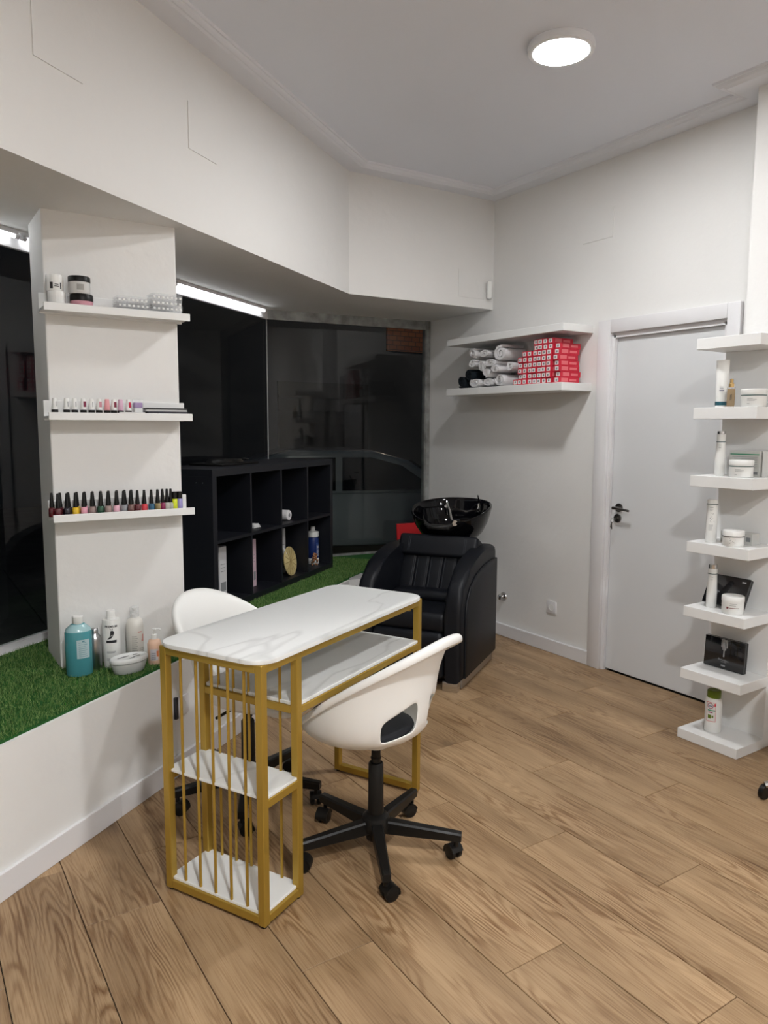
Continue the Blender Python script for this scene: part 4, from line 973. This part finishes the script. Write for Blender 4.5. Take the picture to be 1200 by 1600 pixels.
# shelf 3
def slim(x, y, z, lab, r0=.023, r1=.019, h=.20, cap=M_chrome, hcap=.013, bandz=.155):
    t = thing('spray_bottle', lab, 'bottle', (x, y, z)); face(t)
    b = B(); b.lathe([(.001, 0), (r0*.95, 0), (r0, .003), (r0, .07), (r1, h*.72), (r1, h-hcap), (.001, h-hcap)], 28); b.build('body', M_white, t, 50)
    b = B(); b.lathe([(.001, h-hcap), (r1*.95, h-hcap), (r1*.95, h), (.001, h)], 24); b.build('cap', cap, t)
    b = B(); b.lathe([(r1+.0002, bandz), (r1+.0014, bandz), (r1+.0014, bandz+.003), (r1+.0002, bandz+.003)], 24); b.build('band', M_green, t)
    b = B(); b.patch(r1+.0011, -2.0, -1.4, bandz-.014, bandz-.012); b.patch(r1+.0013, -2.0, -1.3, bandz-.022, bandz-.021); b.patch(r1+.0015, -2.0, -1.5, bandz-.026, bandz-.025); b.build('print', M_greyink, t)
    return t
slim(3.215, 2.062, s3, 'white spray bottle with chrome cap and green band, third shelf', h=.205)
bandjar(3.195, 1.944, s3, 'wide white jar with green band in front of a carton, third shelf', .0505, .078, .020)
def carton(x, y, z, w, d, h, lab, m=M_paper, rz=0):
    t = thing('carton', lab, 'box', (x, y, z), rz); b = B(); b.box(-d/2, d/2, -w/2, w/2, 0, h, .0008, 1); b.build('box', m, t, 0); return t
t = carton(3.302, 1.985, s3, .150, .035, .115, 'upright white carton with green stripe behind the jar, third shelf', mat('carton_grey', (.60, .60, .57), .5))
b = B(); b.box(-.0186, -.0174, -.070, .070, .098, .103); b.build('green_stripe', mat('mint', (.05, .30, .16), .4), t, 0)
b = B(); [b.box(-.0184, -.0174, -.062, .060-.01*(k % 3), .088-.008*k, .0895-.008*k) for k in range(7)]; b.box(-.0184, -.0174, -.066, -.045, .010, .022); b.build('print', M_greyink, t, 0)
carton(3.315, 1.885, s3, .034, .05, .118, 'narrow white carton at the right edge of the third shelf', M_white)
# shelf 4
t = slim(3.20, 2.078, s4, 'white bottle with scattered flower print and dark ring, fourth shelf', .0245, .0245, .200, M_white, .020, .178)
b = B()
for k in range(16): a = -1.9+random.random()*.75; z = .095+random.random()*.045; b.patch(.0252, a, a+.05+.05*random.random(), z, z+.002+.002*random.random(), 2)
for k in range(5): b.patch(.0252, -2.1, -1.3-.05*k, .082-.006*k, .0835-.006*k)
b.build('flower_print', M_greyink, t)
t = jar('hair_mask_jar', 'rounded white jar with dark ring and flower print, fourth shelf', (3.178, 1.952, s4), .045, .072, .024, M_white, M_white, None); face(t)
b = B(); b.lathe([(.0448, .0445), (.0468, .0445), (.0468, .0478), (.0448, .0478)], 36); b.build('ring', M_ink, t)
b = B()
for k in range(14): a = -2.0+random.random()*.6; z = .014+random.random()*.024; b.patch(.0456, a, a+.04, z, z+.002, 2)
b.build('flower_print', M_greyink, t)
t = carton(3.283, 1.985, s4, .155, .06, .052, 'long low grey-white carton lying behind the jar, fourth shelf', mat('carton_silver', (.52, .52, .50), .4), 0)
b = B(); b.box(-.0306, -.0296, -.07, -.05, .015, .035); b.box(-.0306, -.0296, .05, .072, .03, .04); b.build('print', M_greyink, t, 0)
# shelf 5
slim(3.218, 2.070, s5, 'white spray bottle with chrome cap beside the black case, fifth shelf', .0235, .0205, .205, M_chrome, .020, .160)
t = jar('hair_mask_jar', 'round white jar with thin dark red stripe, fifth shelf', (3.193, 1.945, s5), .047, .082, .024, M_white, M_white, None); face(t)
b = B(); b.patch(.0476, -2.1, -1.0, .030, .0325); b.patch(.0476, -2.15, -2.0, .027, .036); b.build('red_stripe', mat('dark_red', (.16, .02, .03), .4), t)
b = B(); b.patch(.0476, -1.9, -1.3, .042, .0435); b.patch(.0476, -1.85, -1.2, .050, .0512); b.build('print', M_greyink, t)
M_case = mat('black_gloss_case', (.008, .008, .010), .15, coat=.5)
def case(x, y, z, tilt, lab, rz=0):
    t = thing('black_case', lab, 'box', (x, y, z), rz); M = Matrix.Rotation(tilt, 4, 'Y')
    b = B(); b.box(-.014, 0, -.103, .103, .001, .148, .003, 2, M); b.build('front_case', M_case, t)
    b = B(); b.box(.0006, .014, -.103, .103, .001, .148, .003, 2, M); b.build('back_case', M_case, t); return t, M
t, M = case(3.248, 2.03, s5+.0075, .46, 'black gloss case leaning against the back board, fifth shelf')
b = B()
for y0 in (-.085, .066):
    for k in range(4): b.box(-.0146, -.0140, y0+.005*k, y0+.005*k+.0035, .124, .130, 0, 1, M)
b.build('small_print', M_paper, t, 0)
t, M = case(3.285, 2.026, s6, .06, 'black gloss case standing upright, sixth shelf')
b = B()
for k in range(5): b.box(-.0148, -.0140, -.016+.007*k, -.012+.007*k, .105-.012*(2-abs(k-2)), .142, 0, 1, M)
b.box(-.0148, -.0140, -.003, .003, .060, .10, 0, 1, M); b.box(-.0148, -.0140, -.024, .024, .142, .1435, 0, 1, M)
b.build('silver_emblem', mat('silver_print', (.35, .35, .36), .4), t, 0)
b = B(); b.tube([M@Vector((-.0150, .026-.0026*k, .044+(.005 if k % 2 else -.002)*(1.6 if k in (1, 13) else 1)-.0002*k)) for k in range(21)], .0008, 5)
b.tube([M@Vector((-.0150, .012-.0022*k, .034+(.003 if k % 2 else -.001))) for k in range(14)], .0006, 5); b.build('script_print', mat('silver_print'), t)
b = B()
for k in range(4): b.box(-.0148, -.0140, -.010+.0055*k, -.006+.0055*k, .014, .021, 0, 1, M)
b.build('small_print', mat('silver_print'), t, 0)
# shelf 7
t = bottle('talc_bottle', 'white talc bottle with olive green lid on the bottom shelf', [(.001, 0), (.036, 0), (.040, .005), (.0405, .14), (.036, .165), (.031, .170), (.001, .170)], M_white, [(.001, .170), (.030, .170), (.031, .172), (.031, .202), (.027, .206), (.001, .206)], mat('olive_lid', (.12, .18, .01), .4), loc=(3.233, 2.037, s7), sx=.95, sy=.72); face(t, -.05)
lp = lambda z0, z1, a0, a1, m, nm: B().patch(.0410, a0, a1, z0, z1, sx=.95, sy=.72)
b = B(); b.patch(.0412, -2.35, -1.25, .055, .150, sx=.95, sy=.72); b.build('label_plate', mat('label_cream', (.74, .72, .70), .5), t)
b = B()
for a0, a1, z0, z1 in ((-2.35, -1.25, .148, .150), (-2.35, -1.25, .055, .057), (-2.35, -2.31, .055, .15), (-1.29, -1.25, .055, .15), (-1.45, -1.25, .132, .145)): b.patch(.0415, a0, a1, z0, z1, sx=.95, sy=.72)
b.build('red_print', mat('label_red', (.62, .03, .05), .5), t)
b = B(); nn = 20
for i in range(nn):
    a, c_ = 2*PI*i/nn, 2*PI*(i+1)/nn; g_ = lambda a, k: (.0416*.95*math.cos(-1.9+.36*k*math.cos(a)), .0416*.72*math.sin(-1.9+.36*k*math.cos(a)), .132+.0135*k*math.sin(a)); b.quad(g_(a, 1), g_(c_, 1), g_(c_, .8), g_(a, .8))
b.build('oval_logo', mat('label_wine', (.28, .02, .10), .5), t)
b = B(); [b.patch(.0417, -2.09+.09*k, -2.03+.09*k, .128, .136-.002*(k % 2), 1, .95, .72) for k in range(5)]; b.build('logo_print', mat('label_navy', (.04, .09, .22), .5), t)
b = B(); b.patch(.0416, -2.2, -1.3, .108, .113, sx=.95, sy=.72); b.build('green_stripe', mat('label_green', (.03, .30, .16), .5), t)
b = B(); b.patch(.0416, -2.1, -1.6, .098, .103, sx=.95, sy=.72); b.build('wine_stripe', mat('label_wine'), t)
b = B(); b.patch(.0416, -2.15, -1.75, .070, .088, sx=.95, sy=.72); b.patch(.0416, -1.7, -1.5, .074, .086, sx=.95, sy=.72); b.build('olive_print', mat('olive_lid'), t)

# ------------------------------------------------------------ sockets, valve, sensor
def socket(loc, rz, lab, broken=False):
    t = thing('wall_socket', lab, 'socket', loc, rz)
    b = B(); b.box(-.009, 0, -.041, .041, -.041, .041, .002, 2); b.build('plate', M_skirt, t)
    b = B(); b.lathe([(.0225, 0), (.0225, .0012), (.0195, .0012), (.0195, -.005), (.001, -.005)], 28, M=Matrix.Translation((-.0092, 0, 0))@Matrix.Rotation(-PI/2, 4, 'Y')); b.build('ring', M_white, t)
    b = B()
    for y in (-.0095, .0095): b.cyl((-.0088, y, 0), (-.0055, y, 0), .0026, n=10)
    b.build('hole', M_ink, t)
    if broken: b = B(); b.box(-.014, -.0005, .040, .056, -.045, .050, .001, 1); b.build('back_box_edge', M_ink, t)
socket((XW-.0005, 3.488, .305), 0, 'square white wall socket between the wash chair and the door')
sp = A+dL*.965
socket((sp.x, sp.y, .30), math.atan2(nL.y, nL.x), 'loose white wall socket on the plinth behind the gold bars', True)
t = thing('stop_valve', 'round chrome water valve on the wall beside the wash chair', 'valve', (XW, 3.965, .285))
b = B(); b.lathe([(.001, 0), (.034, 0), (.030, .008), (.012, .012), (.012, .03), (.001, .03)], 28, M=Matrix.Rotation(-PI/2, 4, 'Y')); b.build('rosette', M_chrome, t)
b = B(); b.lathe([(.001, .03), (.018, .03), (.019, .045), (.010, .052), (.001, .052)], 20, M=Matrix.Rotation(-PI/2, 4, 'Y')); b.build('knob', M_chrome, t)
t = thing('motion_sensor', 'small white motion sensor in the corner above the wall shelf', 'sensor', (3.585, 4.118, 2.455), -.75)
b = B(); b.box(-.026, .010, -.028, .028, -.062, .062, .013, 4); b.build('housing', M_shell, t)
b = B(); b.box(-.0285, -.02, -.018, .018, -.01, .045, .006, 3); b.build('lens_cover', mat('sensor_lens', (.62, .63, .64), .3), t)
b = B(); b.lathe([(.001, 0), (.006, 0), (.006, .002), (.001, .002)], 14, M=Matrix.Translation((-.0262, 0, -.043))@Matrix.Rotation(-PI/2, 4, 'Y')); b.build('eye', M_ink, t)
# black upholstered stool partly in the frame at the far right
t = thing('black_stool', 'black padded stool cut off at the right edge of the photo', 'stool', (3.05, 1.46, 0))
b = B(); b.lathe([(.001, .42), (.17, .42), (.19, .45), (.19, .52), (.17, .56), (.001, .565)], 36); b.build('seat', M_leather, t, 50)
b = B(); b.cyl((0, 0, .10), (0, 0, .42), .025); b.build('column', M_chrome, t)
for k in range(5):
    a = 2*PI*k/5; lg = B().tube([(0, 0, .11), (.2*math.cos(a), .2*math.sin(a), .06)], .013, 8).build('leg', M_chrome, t)
    b = B(); b.cyl((.2*math.cos(a), .2*math.sin(a)-.01, .03), (.2*math.cos(a), .2*math.sin(a)+.01, .03), .03, n=16); b.build('caster', M_blackp, lg)
